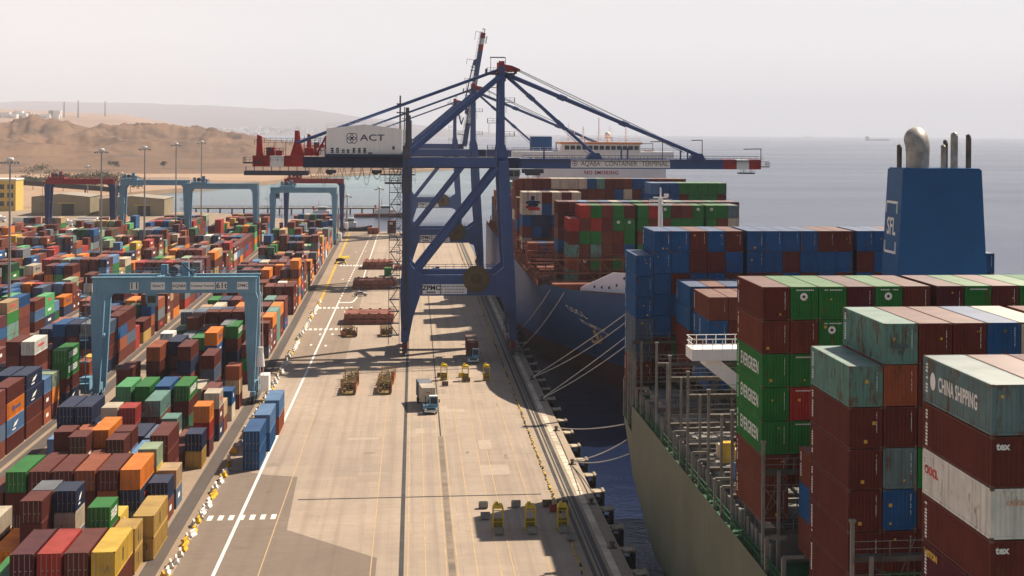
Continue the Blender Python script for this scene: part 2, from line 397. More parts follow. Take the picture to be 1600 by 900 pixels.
def hill(px, r, p, k):
    rc = interp(px, [(-400, 3500), (300, 3400), (420, 3300), (800, 3150)])
    rb = interp(px, [(-400, 2300), (0, 2430), (300, 2520), (420, 2500), (800, 2900)])
    Zc = CAM_H + (horizon(px) - interp(px, CREST)) / 2789.0 * rc / k
    if r < interp(px, [(300, 1000), (420, 1860), (520, 2180), (640, 2400), (740, 2750), (800, 2970)]): return -6.0
    if r < rb: return max(0.05, 1.2 + 1.0 * fbm(p.x, p.y, 120)) if r > rb - 300 else 0.05
    t = min(1.0, (r - rb) / (rc - rb)); s = t ** 0.62
    if r > rc: s = max(0.0, 1 - ((r - rc) / 1700.0) ** 1.5)
    ero = ridg(p.x * 1.0 + 40 * fbm(p.x, p.y, 300), p.y * 0.45, 170, 5)
    lump = ridg(p.x, p.y, 420, 3)
    tang = px / 2789.0 * 2600
    gul = ridg(tang * 1.0, r * 0.16 + 60 * fbm(p.x, p.y, 200), 42, 4)
    h = Zc * s * (0.74 + 0.26 * lump * (1 if r < rc - 80 else 0.6)) + (13.0 * ero + 4.5 * gul + 5.0 * fbm(p.x, p.y, 60, 5)) * min(1, 3 * t) * s * (Zc / 60 + 0.2)
    return max(0.05, h)
polar('hills', HILLM, [-330 + i * 3.0 for i in range(375)], [2150 + 14 * i for i in range(70)] + [3130 + 22 * i for i in range(40)] + [4010 + 110 * i for i in range(12)], hill)
def plain(px, r, p, k):
    edge = interp(px, [(-500, 11500), (200, 11500), (300, 9500), (360, 7000), (470, 5600), (560, 5200)])
    if r > edge: return -6.0
    top = interp(px, [(-500, 165), (0, 160), (200, 130), (300, 75), (360, 30), (470, 12), (560, 4)])
    t = max(0, (r - 4700) / 6800.0)
    return 4 + top * t ** 0.9 + 9 * ridg(p.x, p.y, 900) * min(1, t * 3) + 3 * fbm(p.x, p.y, 200)
polar('plain', FARM, [-420 + i * 6 for i in range(165)], [4700 + 90 * i for i in range(78)], plain)
MT = [(-500, 150), (0, 153), (120, 155), (220, 157), (330, 161), (430, 165), (480, 168), (540, 175), (600, 186), (680, 199), (760, 208), (860, 214), (1000, 217)]
def mtn(px, r, p, k):
    rc = 32000.0; Zc = CAM_H + (horizon(px) - interp(px, MT)) / 2789.0 * rc / k
    t = (r - 20500) / (rc - 20500); s = min(1, t) ** 1.25 if r <= rc else max(0, 1 - (r - rc) / 6000)
    return -4 + max(0, (Zc + 4) * s * (0.86 + 0.14 * ridg(p.x, p.y, 3300) * (1 - t if t < 1 else 0)) + 28 * ridg(p.x, p.y, 1500, 5) * s) + (14 if r > 20900 and px < 640 else 0)
polar('mountains', MTNM, [-430 + i * 7 for i in range(200)], [20500 + 330 * i for i in range(46)], mtn)
random.seed(11)
mb = MB()
for i in range(420):
    px = random.choice([random.uniform(300, 640), random.uniform(330, 470), random.uniform(-60, 90)]); d, k = az_dir(px)
    if px < 120: r = random.uniform(8300, 8700); z = plain(px, r, d * r, k) - 2
    else: r = random.uniform(20700, 22500); z = mtn(px, r, d * r, k) - 4
    p = d * r; w = random.uniform(20, 75); h = random.uniform(14, 42) * (1.6 if random.random() < 0.1 else 1)
    if px < 120: w *= .5; h *= .55
    mb.box(p.x - w / 2, p.x + w / 2, p.y, p.y + w, z, z + h, random.choice((0, 0, 1, 2)))
tag(mb.build('far_town', [flat('town_white', (0.75, 0.72, 0.68), 0.9), flat('town_tan', (0.5, 0.42, 0.34), 0.9), flat('town_dark', (0.12, 0.14, 0.11), 0.9)]), kind='stuff')
for px, top, r in ((100, 159, 9000), (122, 157, 9000), (164, 158, 10000)):
    d, k = az_dir(px); p = d * r; z0 = plain(px, r, p, k); zt = CAM_H + (horizon(px) - top) / 2789.0 * r / k
    mb = MB(); mb.tube((0, 0, -2), (0, 0, zt - z0), 4.5, 8, r2=3.0)
    o = mb.build('chimney', [flat('chimney_grey', (0.3, 0.28, 0.27), .9)], loc=(p.x, p.y, z0))
    tag(o, {100: 'faint tall chimney on the far plain, leftmost of three', 122: 'faint tall chimney on the far plain, middle of three', 164: 'faint tall chimney on the far plain, rightmost of three'}[px], 'chimney', 'chimneys on the far plain')

# haze -------------------------------------------------------------------
def haze():
    m = bpy.data.materials.new('haze_air'); m.use_nodes = True; nt = m.node_tree; nt.nodes.clear()
    out = nt.nodes.new('ShaderNodeOutputMaterial'); v = nt.nodes.new('ShaderNodeVolumePrincipled')
    v.inputs['Color'].default_value = (0.84, 0.875, 0.97, 1); v.inputs['Density'].default_value = HAZE; v.inputs['Anisotropy'].default_value = 0.0
    nt.links.new(v.outputs[0], out.inputs['Volume'])
    mb = MB(); mb.box(-46000, 46000, -2500, 46000, -8.6, 900.0)
    tag(mb.build('haze', [m]), kind='stuff')
HAZE = 5.2e-5
haze()

# ================================================================== CONTAINERS
CW = 2.438
PAL = {'maroon': (.118, .024, .017), 'brown': (.155, .038, .022), 'burgundy': (.085, .017, .023), 'red': (.34, .034, .026), 'rust orange': (.29, .075, .03), 'orange': (.66, .19, .022),
       'green': (.02, .165, .03), 'dark green': (.02, .085, .04), 'light green': (.085, .33, .13), 'blue': (.014, .082, .215), 'navy': (.02, .032, .075), 'light blue': (.10, .20, .36),
       'teal': (.125, .25, .21), 'sage green': (.27, .34, .22), 'white': (.66, .63, .57), 'cream': (.52, .44, .33), 'grey': (.16, .17, .185), 'steel blue': (.08, .115, .17),
       'yellow': (.58, .37, .055), 'ochre': (.44, .275, .075), 'tan': (.45, .30, .165), 'magenta': (.33, .02, .10), 'grey teal': (.13, .195, .195)}
def cpaint(c):
    return paint('container_' + c.replace(' ', '_'), PAL[c], 0.7, 0.16, 0.5, rust=0.95 if c in ('teal', 'grey teal', 'sage green') else 0.6, streak=0.6)
def croof(c, yard=False):
    p = PAL[c]; d = (.60, .50, .41); k = 0.03 if yard else 0.2
    if yard: return paint('yard_roof_' + c.replace(' ', '_'), tuple(a * (1 - k) + b * k for a, b in zip(p, d)), 0.62, 0.2, 0.45, rust=0.4, rustcol=(.16, .08, .05), spec=0.3)
    return paint('roof_' + c.replace(' ', '_'), tuple(a * (1 - k) + b * k for a, b in zip(p, d)), 0.42, 0.22, 0.45, rust=0.22, rustcol=(.22, .12, .07), spec=0.5)
TRIM = flat('container_trim', (0.03, 0.027, 0.025), 0.6); CAST = paint('corner_cast', (0.16, 0.10, 0.07), 0.7, 0.4)
BARM = flat('lock_bar', (0.30, 0.28, 0.26), 0.5, 0.3)
MARKW = flat('marking_white', (0.78, 0.76, 0.72), 0.7); MARKY = flat('marking_yellow', (0.62, 0.36, 0.03), 0.7); MARKR = flat('marking_red', (0.55, 0.03, 0.03), 0.7); MARKN = flat('marking_navy', (0.03, 0.04, 0.12), .7); MARKK = flat('marking_black', (0.02, 0.02, 0.02), .7)

def corr(u0, u1, n, depth):
    pts = []; p = (u1 - u0) / n
    for i in range(n):
        b = u0 + i * p
        pts += [(b, 0), (b + .26 * p, 0), (b + .5 * p, depth), (b + .76 * p, depth)]
    return pts + [(u1, 0)]
def wall_mesh(L, H, doors, detail=True):
    mb = MB(); hw = CW / 2; z0, z1 = 0.16, H - 0.11
    nL = (44 if L > 10 else 22) if detail else 0
    for sx in (-1, 1):   # long sides
        pts = corr(0.14, L - 0.14, nL, 0.045)
        vs = []; 
        for u, d in pts: vs += [(sx * (hw - 0.008 - d), u, z0), (sx * (hw - 0.008 - d), u, z1)]
        fs = [(2 * i, 2 * i + 2, 2 * i + 3, 2 * i + 1) for i in range(len(pts) - 1)]
        mb.add(vs, [tuple(reversed(f)) if sx < 0 else f for f in fs])
    for y, sy in (((0.0, 1),) if not doors else ()) + ((L, -1),):   # ends
        pts = corr(-hw + 0.14, hw - 0.14, 8, 0.045); vs = []
        for u, d in pts: vs += [(u, y + sy * (0.012 + d), z0), (u, y + sy * (0.012 + d), z1)]
        fs = [(2 * i, 2 * i + 2, 2 * i + 3, 2 * i + 1) for i in range(len(pts) - 1)]
        mb.add(vs, fs if sy > 0 else [tuple(reversed(f)) for f in fs])
    for sx in (-1, 1):
        for y in (0.0, L - 0.14): mb.box(sx * hw - (0.14 if sx > 0 else 0), sx * hw + (0 if sx > 0 else 0.14), y, y + 0.14, 0.0, H)
        for a, b in ((0.02, 0.17), (H - 0.12, H - 0.012)): mb.box(sx * hw - (0.1 if sx > 0 else 0), sx * hw + (0 if sx > 0 else 0.1), 0.14, L - 0.14, a, b)
    for y in (0.0, L - 0.12):
        for a, b in ((0.03, 0.17), (H - 0.13, H - 0.012)): mb.box(-hw + 0.14, hw - 0.14, y + 0.002, y + 0.118, a, b)
    mb.box(-hw + 0.1, hw - 0.1, 0.12, L - 0.12, 0.06, 0.12, 1)
    if doors: mb.box(-hw + 0.14, hw - 0.14, 0.09, 0.11, z0, z1, 1)
    return mb
def roof_mesh(L, H):
    mb = MB(); hw = CW / 2 - 0.02; n = 40 if L > 10 else 20
    pts = corr(0.02, L - 0.02, n, 0.03); vs = []
    for u, d in pts: vs += [(-hw, u, H - 0.004 - d), (hw, u, H - 0.004 - d)]
    return mb.add(vs, [(2 * i, 2 * i + 1, 2 * i + 3, 2 * i + 2) for i in range(len(pts) - 1)])
def door_mesh(H, s):
    mb = MB(); a, b = (-CW / 2 + 0.15, -0.012) if s < 0 else (0.012, CW / 2 - 0.15)
    z0, z1 = 0.18, H - 0.14; mb.box(a, b, 0.03, 0.085, z0, z1)
    for k in range(4): 
        z = z0 + (z1 - z0) * (k + .15) / 4.0; mb.box(a + .06, b - .06, 0.012, 0.03, z, z + (z1 - z0) * 0.17)
    return mb
def bars_mesh(H, s):
    mb = MB(); a, b = (-CW / 2 + 0.15, -0.012) if s < 0 else (0.012, CW / 2 - 0.15)
    for t in (0.25, 0.75): x = a + (b - a) * t; mb.box(x - .022, x + .022, -0.03, 0.0, 0.1, H - 0.08); mb.box(x, x + .25, -0.035, -0.01, 1.05, 1.12)
    return mb
cast_me = MB().box(-.095, .095, -.095, .095, -.062, .062).mesh('corner_casting', [CAST])
CMESH = {}
def cmeshes(L, H, doors):
    k = (round(L), H, doors)
    if k not in CMESH:
        hs = 'H' if H > 2.7 else 'S'
        CMESH[k] = dict(w=wall_mesh(L, H, doors).mesh('container_walls', [cpaint('brown'), TRIM]), r=roof_mesh(L, H).mesh('container_roof', [croof('brown')]),
                        d=[door_mesh(H, s).mesh('container_door', [cpaint('brown')]) for s in (-1, 1)] if doors else [], b=[bars_mesh(H, s).mesh('locking_bars', [BARM]) for s in (-1, 1)] if doors else [])
    return CMESH[k]
def setmat(o, i, m): o.material_slots[i].link = 'OBJECT'; o.material_slots[i].material = m

BOXES = []   # every container of the place, as data
def put(x, y, z, L, H, c, label, group, doors=False, marks=None):
    """x,y = near left corner on plan"""
    BOXES.append(dict(x=x + CW / 2, y=y, z=z, L=L, H=H, c=c, label=label, group=group, doors=doors, marks=marks or ()))
ORD = ['first', 'second', 'third', 'fourth', 'fifth', 'sixth', 'seventh', 'eighth', 'ninth', 'tenth', 'eleventh', 'twelfth', 'thirteenth', 'fourteenth', 'fifteenth', 'sixteenth', 'seventeenth', 'eighteenth', 'nineteenth', 'twentieth']
def tierw(t, n): return 'top tier' if t == 0 else ('bottom tier' if (t == n - 1 and n > 1) else ORD[t] + ' tier down')
HC, ST = 2.896, 2.591
def stack(x, y, ztop, L, cols, place, group, H=HC, doors=False, marks={}, lab=None, gap=0.03):
    """a column of containers hanging down from ztop; cols listed from the top"""
    z = ztop
    for t, c in enumerate(cols):
        h = H[t] if isinstance(H, (list, tuple)) else H
        z -= h
        put(x, y, z, L, h, c, '%s container, %s of %s' % (c, tierw(t, len(cols)), place) if not lab else lab(c, t), group, doors, marks.get(t)); z -= gap
rng = random.Random(5)
SHIPC = ['maroon'] * 6 + ['brown'] * 5 + ['green'] * 4 + ['blue'] * 4 + ['burgundy'] * 2 + ['teal', 'red', 'cream', 'rust orange', 'navy', 'grey teal']
def fill(top, n, pal=SHIPC): return list(top) + [rng.choice(pal) for _ in range(n - len(top))]
D = {'m': 'maroon', 'b': 'brown', 'u': 'burgundy', 'r': 'red', 'x': 'rust orange', 'o': 'orange', 'g': 'green', 'd': 'dark green', 'l': 'light green', 'B': 'blue', 'n': 'navy', 'k': 'light blue', 't': 'teal', 's': 'sage green', 'w': 'white', 'c': 'cream', 'y': 'grey', 'S': 'steel blue', 'Y': 'yellow', 'O': 'ochre', 'T': 'tan', 'M': 'magenta', 'e': 'grey teal'}
DI = {v: k for k, v in D.items()}
def cols(s): return [D[ch] for ch in s]

# --- near green ship --------------------------------------------------------
GG = 'containers stacked on the green ship'
def bay(y, L, x0, pitch, ztops, tops, bayname, nmin, group, H=HC, marks={}, seaward=0, z0=15.0):
    """tops: one string per row (tiers from the top)"""
    for i, s in enumerate(tops):
        if not s: continue
        zt = ztops[min(i, len(ztops) - 1)] if isinstance(ztops, (list, tuple)) else ztops
        x = x0 + pitch * i + (0.55 if seaward and i >= seaward else 0) + (0.55 if seaward and i >= 2 * seaward else 0)
        n = len(s); h = H[min(i, len(H) - 1)] if isinstance(H, list) else H
        nf = max(n, int((zt - z0) / (h + .03)))
        c = fill(cols(s), nf)
        stack(x, y, zt, L, c, '%s row from quay, %s' % (ORD[i], bayname), group, h, marks=marks.get(i, {}))
L40, L20 = 12.192, 6.058
bay(86.5, L40, 28.84, 2.5, 38.17, ['emwmum', 'mrbo', 'mb', 'Bm', 'm', 'b', 'g', 'm'], 'nearest bay', 6, GG, H=[ST] * 8,
    marks={0: {0: ('CHINA',), 1: ('TEX',), 2: ('OOCL',), 3: ('TEX',), 4: ('TRITON',)}}, z0=20)
bay(122.2, L40, 30.33, 2.52, [34.45] + [37.42] * 14, ['tmmmmmb', 'txmeBm', 'mmb', 'mmg', 'Bm', 'cb', 'bm', 'mg', 'gm', 'bb', 'mg'], 'bay behind the nearest one', 7, GG, z0=17, seaward=6,
    marks={0: {0: ('CODE',)}, 1: {0: ('CODE', 'PATCH')}})
bay(152.5, L40, 30.06, 2.53, 37.41, ['mbgggbb', 'gbgrgm', 'ggb', 'ug', 'gm', 'mb', 'ug', 'gm', 'mg', 'gb', 'gm', 'bm', 'gg', 'mb', 'gm', 'bm'], 'bay of lettered green boxes', 7, GG, z0=17, seaward=6,
    marks={0: {2: ('EVER',), 3: ('EVER',), 4: ('EVER',)}, 1: {0: ('DISC', 'CODEB'), 2: ('CODEB',), 3: ('CODEB',), 4: ('CODEB',)}, 2: {0: ('CODEB',), 1: ('DISC', 'CODEB')}, 4: {0: ('DISC', 'CODEB')}, 7: {0: ('CODEB',)}})
bay(219.6, L40, 36.5, 2.52, 30.32, ['bBmB', 'bm', 'mB', 'Bm', 'mb', 'b'], 'bay under the funnel', 4, GG, z0=16, marks={0: {0: ('TAGS',), 1: ('VTXT',)}})
bay(232.0, L40, 36.0, 2.52, [30.6], ['BBmm', 'bB', 'BB', 'Bm', 'mB', 'bb'], 'bay just aft of the funnel', 4, GG, z0=16)
bay(244.5, L40, 30.37, 2.52, [33.86] + [37.2] * 19, ['BBBSSbm', 'BBBBBm', 'BBmBm', 'mmB', 'BmB', 'mBm', 'BBm', 'BBb', 'BmB', 'BBm', 'mBB', 'mBm', 'BmB', 'BBm', 'mB', 'Bb', 'bB', 'mB'], 'sternmost bay', 6, GG, z0=16, seaward=6,
    marks={i: {0: ('CODE',), 1: ('CODE',)} for i in range(20)})
bay(244.5, L40, 30.37 + 2.52 * 18 + 1.1, 2.52, 34.0, ['BB', 'Bm'], 'seaward end of the sternmost bay', 4, GG, z0=20)
# deep tiers that show between the lashing bridges
for y, x0, n, s in ((136.5, 32.6, 5, 'mb'), (178.9, 41, 3, 'Bm')):
    for i in range(n): stack(x0 + 2.53 * i, y, 24.2 if y < 150 else 21.8, L40, fill([], 3), '%s row from quay, low bay at y %d' % (ORD[i], y) if False else '%s row, low bay %s the lettered green boxes' % (ORD[i], 'before' if y < 150 else 'beyond'), GG)

# --- blue ship ---------------------------------------------------------------
GB = 'containers stacked on the blue ship'
bay(400, L40, 34.44, 2.52, [31.46] + [34.43] * 14, ['rmtxtb', 'rbgbbb', 'grgtgm', 'bmbbbm', 'ggbmgb', 'mggBBm', 'ggbgm', 'rbgb', 'gbg', 'mgb', 'bgm', 'ggb', 'ggm', 'gbb', 'ecb'], 'bow bay', 6, GB, z0=17.2, seaward=6,
    marks={0: {1: ('TAG',)}, 1: {4: ('DISC',)}, 5: {1: ('DISC',)}, 4: {1: ('DISC',)}, 8: {0: ('DISC',)}, 11: {0: ('DISC',)}, 12: {0: ('DISC',)}, 10: {1: ('DISC',)}})
bay(414.5, L40, 33.25, 2.52, [34.6] * 20, ['mmbBum', 'bmB', 'kb', 'mB', 'Bg', 'cm', 'Bb', 'gm', 'ub', 'mb', 'cb', 'tg', 'mm', 'bb', 'gB', 'mm', 'bm'], 'second bay from the bow', 6, GB, z0=17.2)
bay(445, L40, 28.31, 2.52, [23.2] * 3, ['xbm', 'Bnm', 'bnm'], 'low bay by the hanging spreader', 3, GB, z0=17)
bay(458, L40, 27.6, 2.52, [35.4] * 6, ['ccBbcm', 'cwnBbb', 'mBnnm', 'ccBb', 'mmB', 'ccb'], 'cream topped bay by the quay', 6, GB, z0=17.2)
bay(462, L40, 61.2, 2.52, [37.75] * 8, ['kBmm', 'Bmgb', 'BBm', 'gmb', 'ggm', 'ggb', 'ggm', 'gmb'], 'seaward block before the white bridge', 5, GB, z0=22, marks={i: {0: ('DISC',)} for i in (3, 6)})
bay(498, L40, 27.8, 2.54, 37.9, ['bbm', 'bmB', 'mbm', 'mBb', 'cmB', 'cbm', 'cbb', 'cmb', 'Bbm', 'tbB', 'mmb', 'mBm', 'bcm', 'BmB', 'BBm', 'mbm', 'bBm', 'mb', 'bm'], 'bay below the white bridge', 6, GB, z0=17.2)
bay(485, L40, 25.6 + 2.2, 2.52, 33.0, ['mbBm', 'bmgm'], 'bay behind the cream topped bay', 5, GB, z0=17.2)
for k, y in enumerate((548, 562, 577, 592, 607, 622, 637)):
    bay(y, L40, 27.6 + (k > 3) * 0.4, 2.52, [33.5 - rng.randint(0, 2) * 2.9 for _ in range(4)], [''.join(rng.choice('mbBgcntmbx') for _ in range(5)) for _ in range(4)], 'bay %s beyond the white bridge' % ORD[k], 5, GB, z0=17)

# --- yard -----------------------------------------------------------------
GY = 'containers stacked in the yard'
YP = ['maroon'] * 13 + ['brown'] * 11 + ['burgundy'] * 5 + ['navy'] * 5 + ['steel blue'] * 3 + ['blue'] * 4 + ['green'] * 3 + ['dark green'] * 2 + ['light green'] + ['orange'] * 5 + ['rust orange'] * 5 + ['white'] * 2 + ['cream'] * 2 + ['grey'] * 4 + ['ochre'] * 2 + ['yellow'] + ['red'] * 3 + ['teal'] + ['sage green'] + ['light blue'] + ['tan'] * 2
XA, PA = -33.5, 2.76
def ys(block, row, bayi, y, L, colstr, x=None, marks={}, H=2.62):
    rowx = {'A': XA - PA * row, 'B': -64.6 - 2.78 * row, 'C': -94.2 - 2.78 * row, 'D': -125.5 - 2.78 * row, 'E': -156 - 2.78 * row, 'F': -187 - 2.78 * row}[block] if x is None else x
    nm = {'A': 'near yard block', 'B': 'second yard block', 'C': 'third yard block', 'D': 'fourth yard block', 'E': 'fifth yard block', 'F': 'sixth yard block'}[block]
    rowx += drift(y); c = cols(colstr); n = len(c); h = ST if H < 2.7 else HC
    half = '' if L > 10 else ('short ')
    for t in range(n):
        put(rowx, y, (n - 1 - t) * (h + .025) + 0.03, L, h, c[t], '%s%s container, %s, %s row from apron, %s bay, %s' % (half, c[t], tierw(t, n).replace(' tier down', ' tier'), ORD[row], bayi, nm), GY, True, marks.get(t))
# block A, front part copied from the photograph: (bay name, Y, [row strings])
A = 'A'
for i, s in enumerate(['Yb', 'mb', 'rm', 'um', 'g', '', 'w']):
    if s: ys(A, i, 'front', 196.5, L40, s, marks={0: ('SMALL',)} if i == 0 else {}, H=2.9)
ys(A, 0, 'second', 210.2, L20, 'OO', marks={0: ('SMALL',), 1: ('SMALL',)}); ys(A, 0, 'third', 217.2, L40, 'OO', x=-32.4, marks={0: ('SMALL',)})
ys(A, 1, 'second', 210.0, L20, 'gmY', marks={0: ('EVERS',)}); ys(A, 1, 'third', 217.5, L20, 'Ym'); ys(A, 2, 'second', 211, L40, 'b')
ys(A, 3, 'second', 220.0, L20, 'ncS', marks={0: ('SWASH',)}); ys(A, 3, 'third', 212.0, L20, 'm'); ys(A, 4, 'second', 214.6, L20, 'mmb'); ys(A, 4, 'third', 221.0, L20, 'ySk')
ys(A, 5, 'second', 212.5, L40, 'o'); ys(A, 6, 'second', 213.0, L40, 'cm'); ys(A, 7, 'second', 214, L40, 'w')
for i, s in enumerate(['', 'onS', 'mxb', 'xmb', 'mmu', 'mub', 'gmm', 'bm']):
    if s: ys(A, i, 'fourth', 232.8, L40, s, marks={1: ('REDTXT',)} if i == 1 else {})
ys(A, 0, 'fourth', 237.5, L20, 'nb'); ys(A, 0, 'fifth', 246.0, L20, 'TS')
ys(A, 1, 'fifth', 247.5, L20, 'sYm'); ys(A, 2, 'fifth', 247.0, L40, 'bm'); ys(A, 3, 'fifth', 247.2, L20, 'gb'); ys(A, 5, 'fifth', 246.6, L40, 'lm'); ys(A, 6, 'fifth', 247, L20, 'xb'); ys(A, 7, 'fifth', 250, L20, 'mb')
for i, s in enumerate(['', 'mmm', 'km', 'mYm', 'bm', 'mwb', 'mb', 'x']):
    if s: ys(A, i, 'sixth', 258.5 if i != 3 else 255.5, L20 if i in (3, 5) else L40, s)
ys(A, 3, 'seventh', 262.5, L20, 'mkB'); ys(A, 4, 'seventh', 264.0, L40, 'obm', x=-45.2); ys(A, 6, 'seventh', 263, L20, 'mub'); ys(A, 7, 'seventh', 272.5, L40, 'kS')
ys(A, 0, 'eighth', 275.0, L20, 'nO'); ys(A, 0, 'ninth', 285.0, L20, 'oru', marks={0: ('SMALL',)}) ; ys(A, 1, 'eighth', 274.2, L40, 'm'); ys(A, 2, 'eighth', 272.5, L40, 'Sc'); ys(A, 3, 'eighth', 274, L40, 'nm'); ys(A, 6, 'eighth', 274, L40, 'xu'); ys(A, 5, 'eighth', 273, L40, 'mb')
ys(A, 1, 'ninth', 287, L40, 'b'); ys(A, 2, 'ninth', 290, L20, 'tc'); ys(A, 3, 'ninth', 291.5, L40, 'tmS'); ys(A, 4, 'ninth', 284.5, L20, 'rmb'); ys(A, 5, 'ninth', 285.0, L20, 'cmb'); ys(A, 6, 'ninth', 286.5, L40, 'nnS', x=-51.4); ys(A, 7, 'ninth', 286.5, L40, 'nnm', x=-54.1)
ys(A, 4, 'tenth', 292, L20, 'mb'); ys(A, 5, 'tenth', 292.5, L20, 'mu')
ys(A, 0, 'tenth', 299.0, L20, 'cmn', marks={0: ('REDTXT',), 2: ('SWASH',)}); ys(A, 0, 'eleventh', 319.5, L20, 'Bc', marks={0: ('SMALLW',)}); ys(A, 0, 'tenth', 306, L20, 'Tb')
for i, s in enumerate(['', '', 'gmd', 'Bmd', 'gbm', 'lgm', 'mb']):
    if s: ys(A, i, 'eleventh', 308.0, L40, s, x={2: -39.4, 3: -42.5, 4: -45.7, 5: -48.8}.get(i), marks={0: ('EVERS',)} if i == 2 else {})
ys(A, 1, 'eleventh', 321.5, L40, 'ml'); ys(A, 0, 'twelfth', 333, L20, 'xTm'); ys(A, 2, 'twelfth', 323, L40, 'cb')
ys(A, 3, 'twelfth', 341.5, L40, 'mnbm', x=-43.1); ys(A, 2, 'thirteenth', 349.0, L40, 'mSm', x=-39.6); ys(A, 5, 'twelfth', 341, L40, 'xmmb', x=-48.6); ys(A, 4, 'twelfth', 335.5, L40, 'mb'); ys(A, 4, 'thirteenth', 350, L40, 'nmum', x=-45.9)
ys(A, 7, 'twelfth', 330, L40, 'mun', x=-52.2); ys(A, 6, 'thirteenth', 364, L20, 'wmmb', x=-49.1, marks={0: ('REDTXT',)}); ys(A, 3, 'thirteenth', 364.5, L40, 'oBnm', x=-40.6, marks={0: ('SMALLK',)})
ys(A, 1, 'thirteenth', 376, L40, 'gmng', x=-37.6, marks={0: ('EVERS',)}); ys(A, 0, 'thirteenth', 366, L40, 'mgb'); ys(A, 2, 'fourteenth', 379, L40, 'ynmb'); ys(A, 0, 'fourteenth', 383, L20, 'mbr')
ys(A, 5, 'fourteenth', 379, L40, 'ymS'); ys(A, 6, 'fourteenth', 379, L40, 'Sb'); ys(A, 4, 'fourteenth', 379, L40, 'gub')
def auto(block, nrow, y, tag_, hmax, p_empty, rows=None):
    base = rng.choice((2, 3, 3, 3, 4)); two = rng.random() < 0.22; run = rng.choice(YP)
    for i in (rows or range(nrow)):
        if rng.random() < p_empty: continue
        h = max(1, min(hmax, base + rng.choice((-1, 0, 0, 0, 0, 0, 1))))
        main = run if rng.random() < .5 else rng.choice(YP)
        c = ''.join(DI[main if rng.random() < .35 else rng.choice(YP)] for _ in range(h))
        lg = {0: (rng.choice(('SMALLW', 'SWASH', 'REDTXT', 'SMALLK')),)} if rng.random() < .3 else {}
        if two or rng.random() < .1:
            ys(block, i, tag_ + ' front', y, L20, c, marks=lg)
            if rng.random() < .85: ys(block, i, tag_ + ' rear', y + 6.35, L20, c[::-1][:max(1, h - rng.choice((0, 1)))])
        else: ys(block, i, tag_, y, L40, c, marks=lg)
BN = lambda k: (ORD + ['twenty ' + o for o in ORD[:9]] + ['thirtieth'] + ['thirty ' + o for o in ORD[:9]] + ['fortieth'] + ['forty ' + o for o in ORD[:9]] + ['fiftieth'] + ['fifty ' + o for o in ORD[:9]])[k]
y = 393.5; k = 14
while y < 885:
    auto('A', 7, y, BN(k), 5 if y > 420 else 4, 0.07 if not 470 < y < 498 else 0.7); y += 13.0 if k % 6 else 17.5; k += 1
# block B front part from the photograph
B_ = 'B'
for (row, bn, y, L, s, mk) in ((0, 'front', 276.5, L40, 'mmSb', {}), (0, 'second', 290.0, L40, 'mokm', {1: ('SMALLK',), 2: ('SWASH',)}), (0, 'third', 304.0, L40, 'nnmb', {0: ('SWASH',), 1: ('SWASH',)}), (1, 'third', 304, L40, 'nmbb', {}),
                               (0, 'fourth', 318.0, L20, 'kmx', {}), (0, 'fifth', 325.0, L20, 'sob', {0: ('SMALLW',)}), (0, 'sixth', 338.0, L40, 'ggmn', {0: ('EVERS',), 1: ('EVERS',), 3: ('SWASH',)}), (1, 'fourth', 319, L40, 'cmb', {}), (2, 'fourth', 319, L40, 'Bmb', {}),
                               (3, 'sixth', 352, L40, 'wmbm', {0: ('REDTXT',)}), (4, 'sixth', 352, L40, 'mbnm', {}), (2, 'sixth', 340, L40, 'nb', {}), (1, 'seventh', 383, L40, 'ynbm', {}), (2, 'seventh', 383, L40, 'nmbS', {}), (3, 'seventh', 383, L40, 'Bnmb', {}),
                               (0, 'seventh', 362, L20, 'xr', {}), (0, 'eighth', 370, L20, 'Ym', {}), (0, 'ninth', 383, L40, 'Smbn', {}), (4, 'seventh', 383, L40, 'mb', {}), (1, 'sixth', 354, L40, 'b', {}), (5, 'sixth', 356, L40, 'nb', {}), (6, 'sixth', 356, L40, 'mbo', {})):
    ys(B_, row, bn, y, L, s, marks=mk)
y = 398.5; k = 9
while y < 885:
    auto('B', 7, y, BN(k), 5, 0.08 if not (425 < y < 445) else 0.85); y += 13.0 if k % 7 else 18; k += 1
for blk, n, y0, y1 in (('C', 7, 360, 870), ('D', 7, 420, 860), ('E', 7, 520, 850), ('F', 7, 600, 850)):
    y = y0; k = 0
    while y < y1:
        auto(blk, n, y, BN(k), 4, 0.09 if rng.random() > .08 else 0.75); y += 13.0 if k % 6 else 19; k += 1
# loose boxes on the apron
for n, (x, y, s) in enumerate((( -24.9, 273.0, 'BB'), (-24.6, 288.5, 'kB'), (-24.3, 304.0, 'kx'))):
    for t, c in enumerate(cols(s)):
        put(x, y, (1 - t) * 2.92, L40, HC, c, '%s container, %s of the %s stack left of the white road line' % (c, 'upper' if t == 0 else 'lower', ('nearest', 'middle', 'farthest')[n]), 'containers stood beside the white road line', True)
put(-9.95, 632.5, 0.02, L20, HC, 'green', 'green container alone on the apron between two stacks of hatch covers', 'containers stood on the apron', True)
# loads of the trucks
put(1.75, 328.0, 1.55, L20, ST, 'cream', 'cream container on the nearer truck, just behind its cab', 'containers carried by trucks', False, ('REDDASH',))
put(1.25, 334.3, 1.55, L20, ST, 'steel blue', 'steel blue container at the tail of the nearer truck', 'containers carried by trucks')
put(12.0, 398.0, 1.55, L20, HC, 'brown', 'brown container on the truck beneath the quay crane, behind its cab', 'containers carried by trucks', False, ('CODEB',))
put(11.9, 404.4, 1.55, L20, HC, 'maroon', 'maroon container at the tail of the truck beneath the quay crane', 'containers carried by trucks')

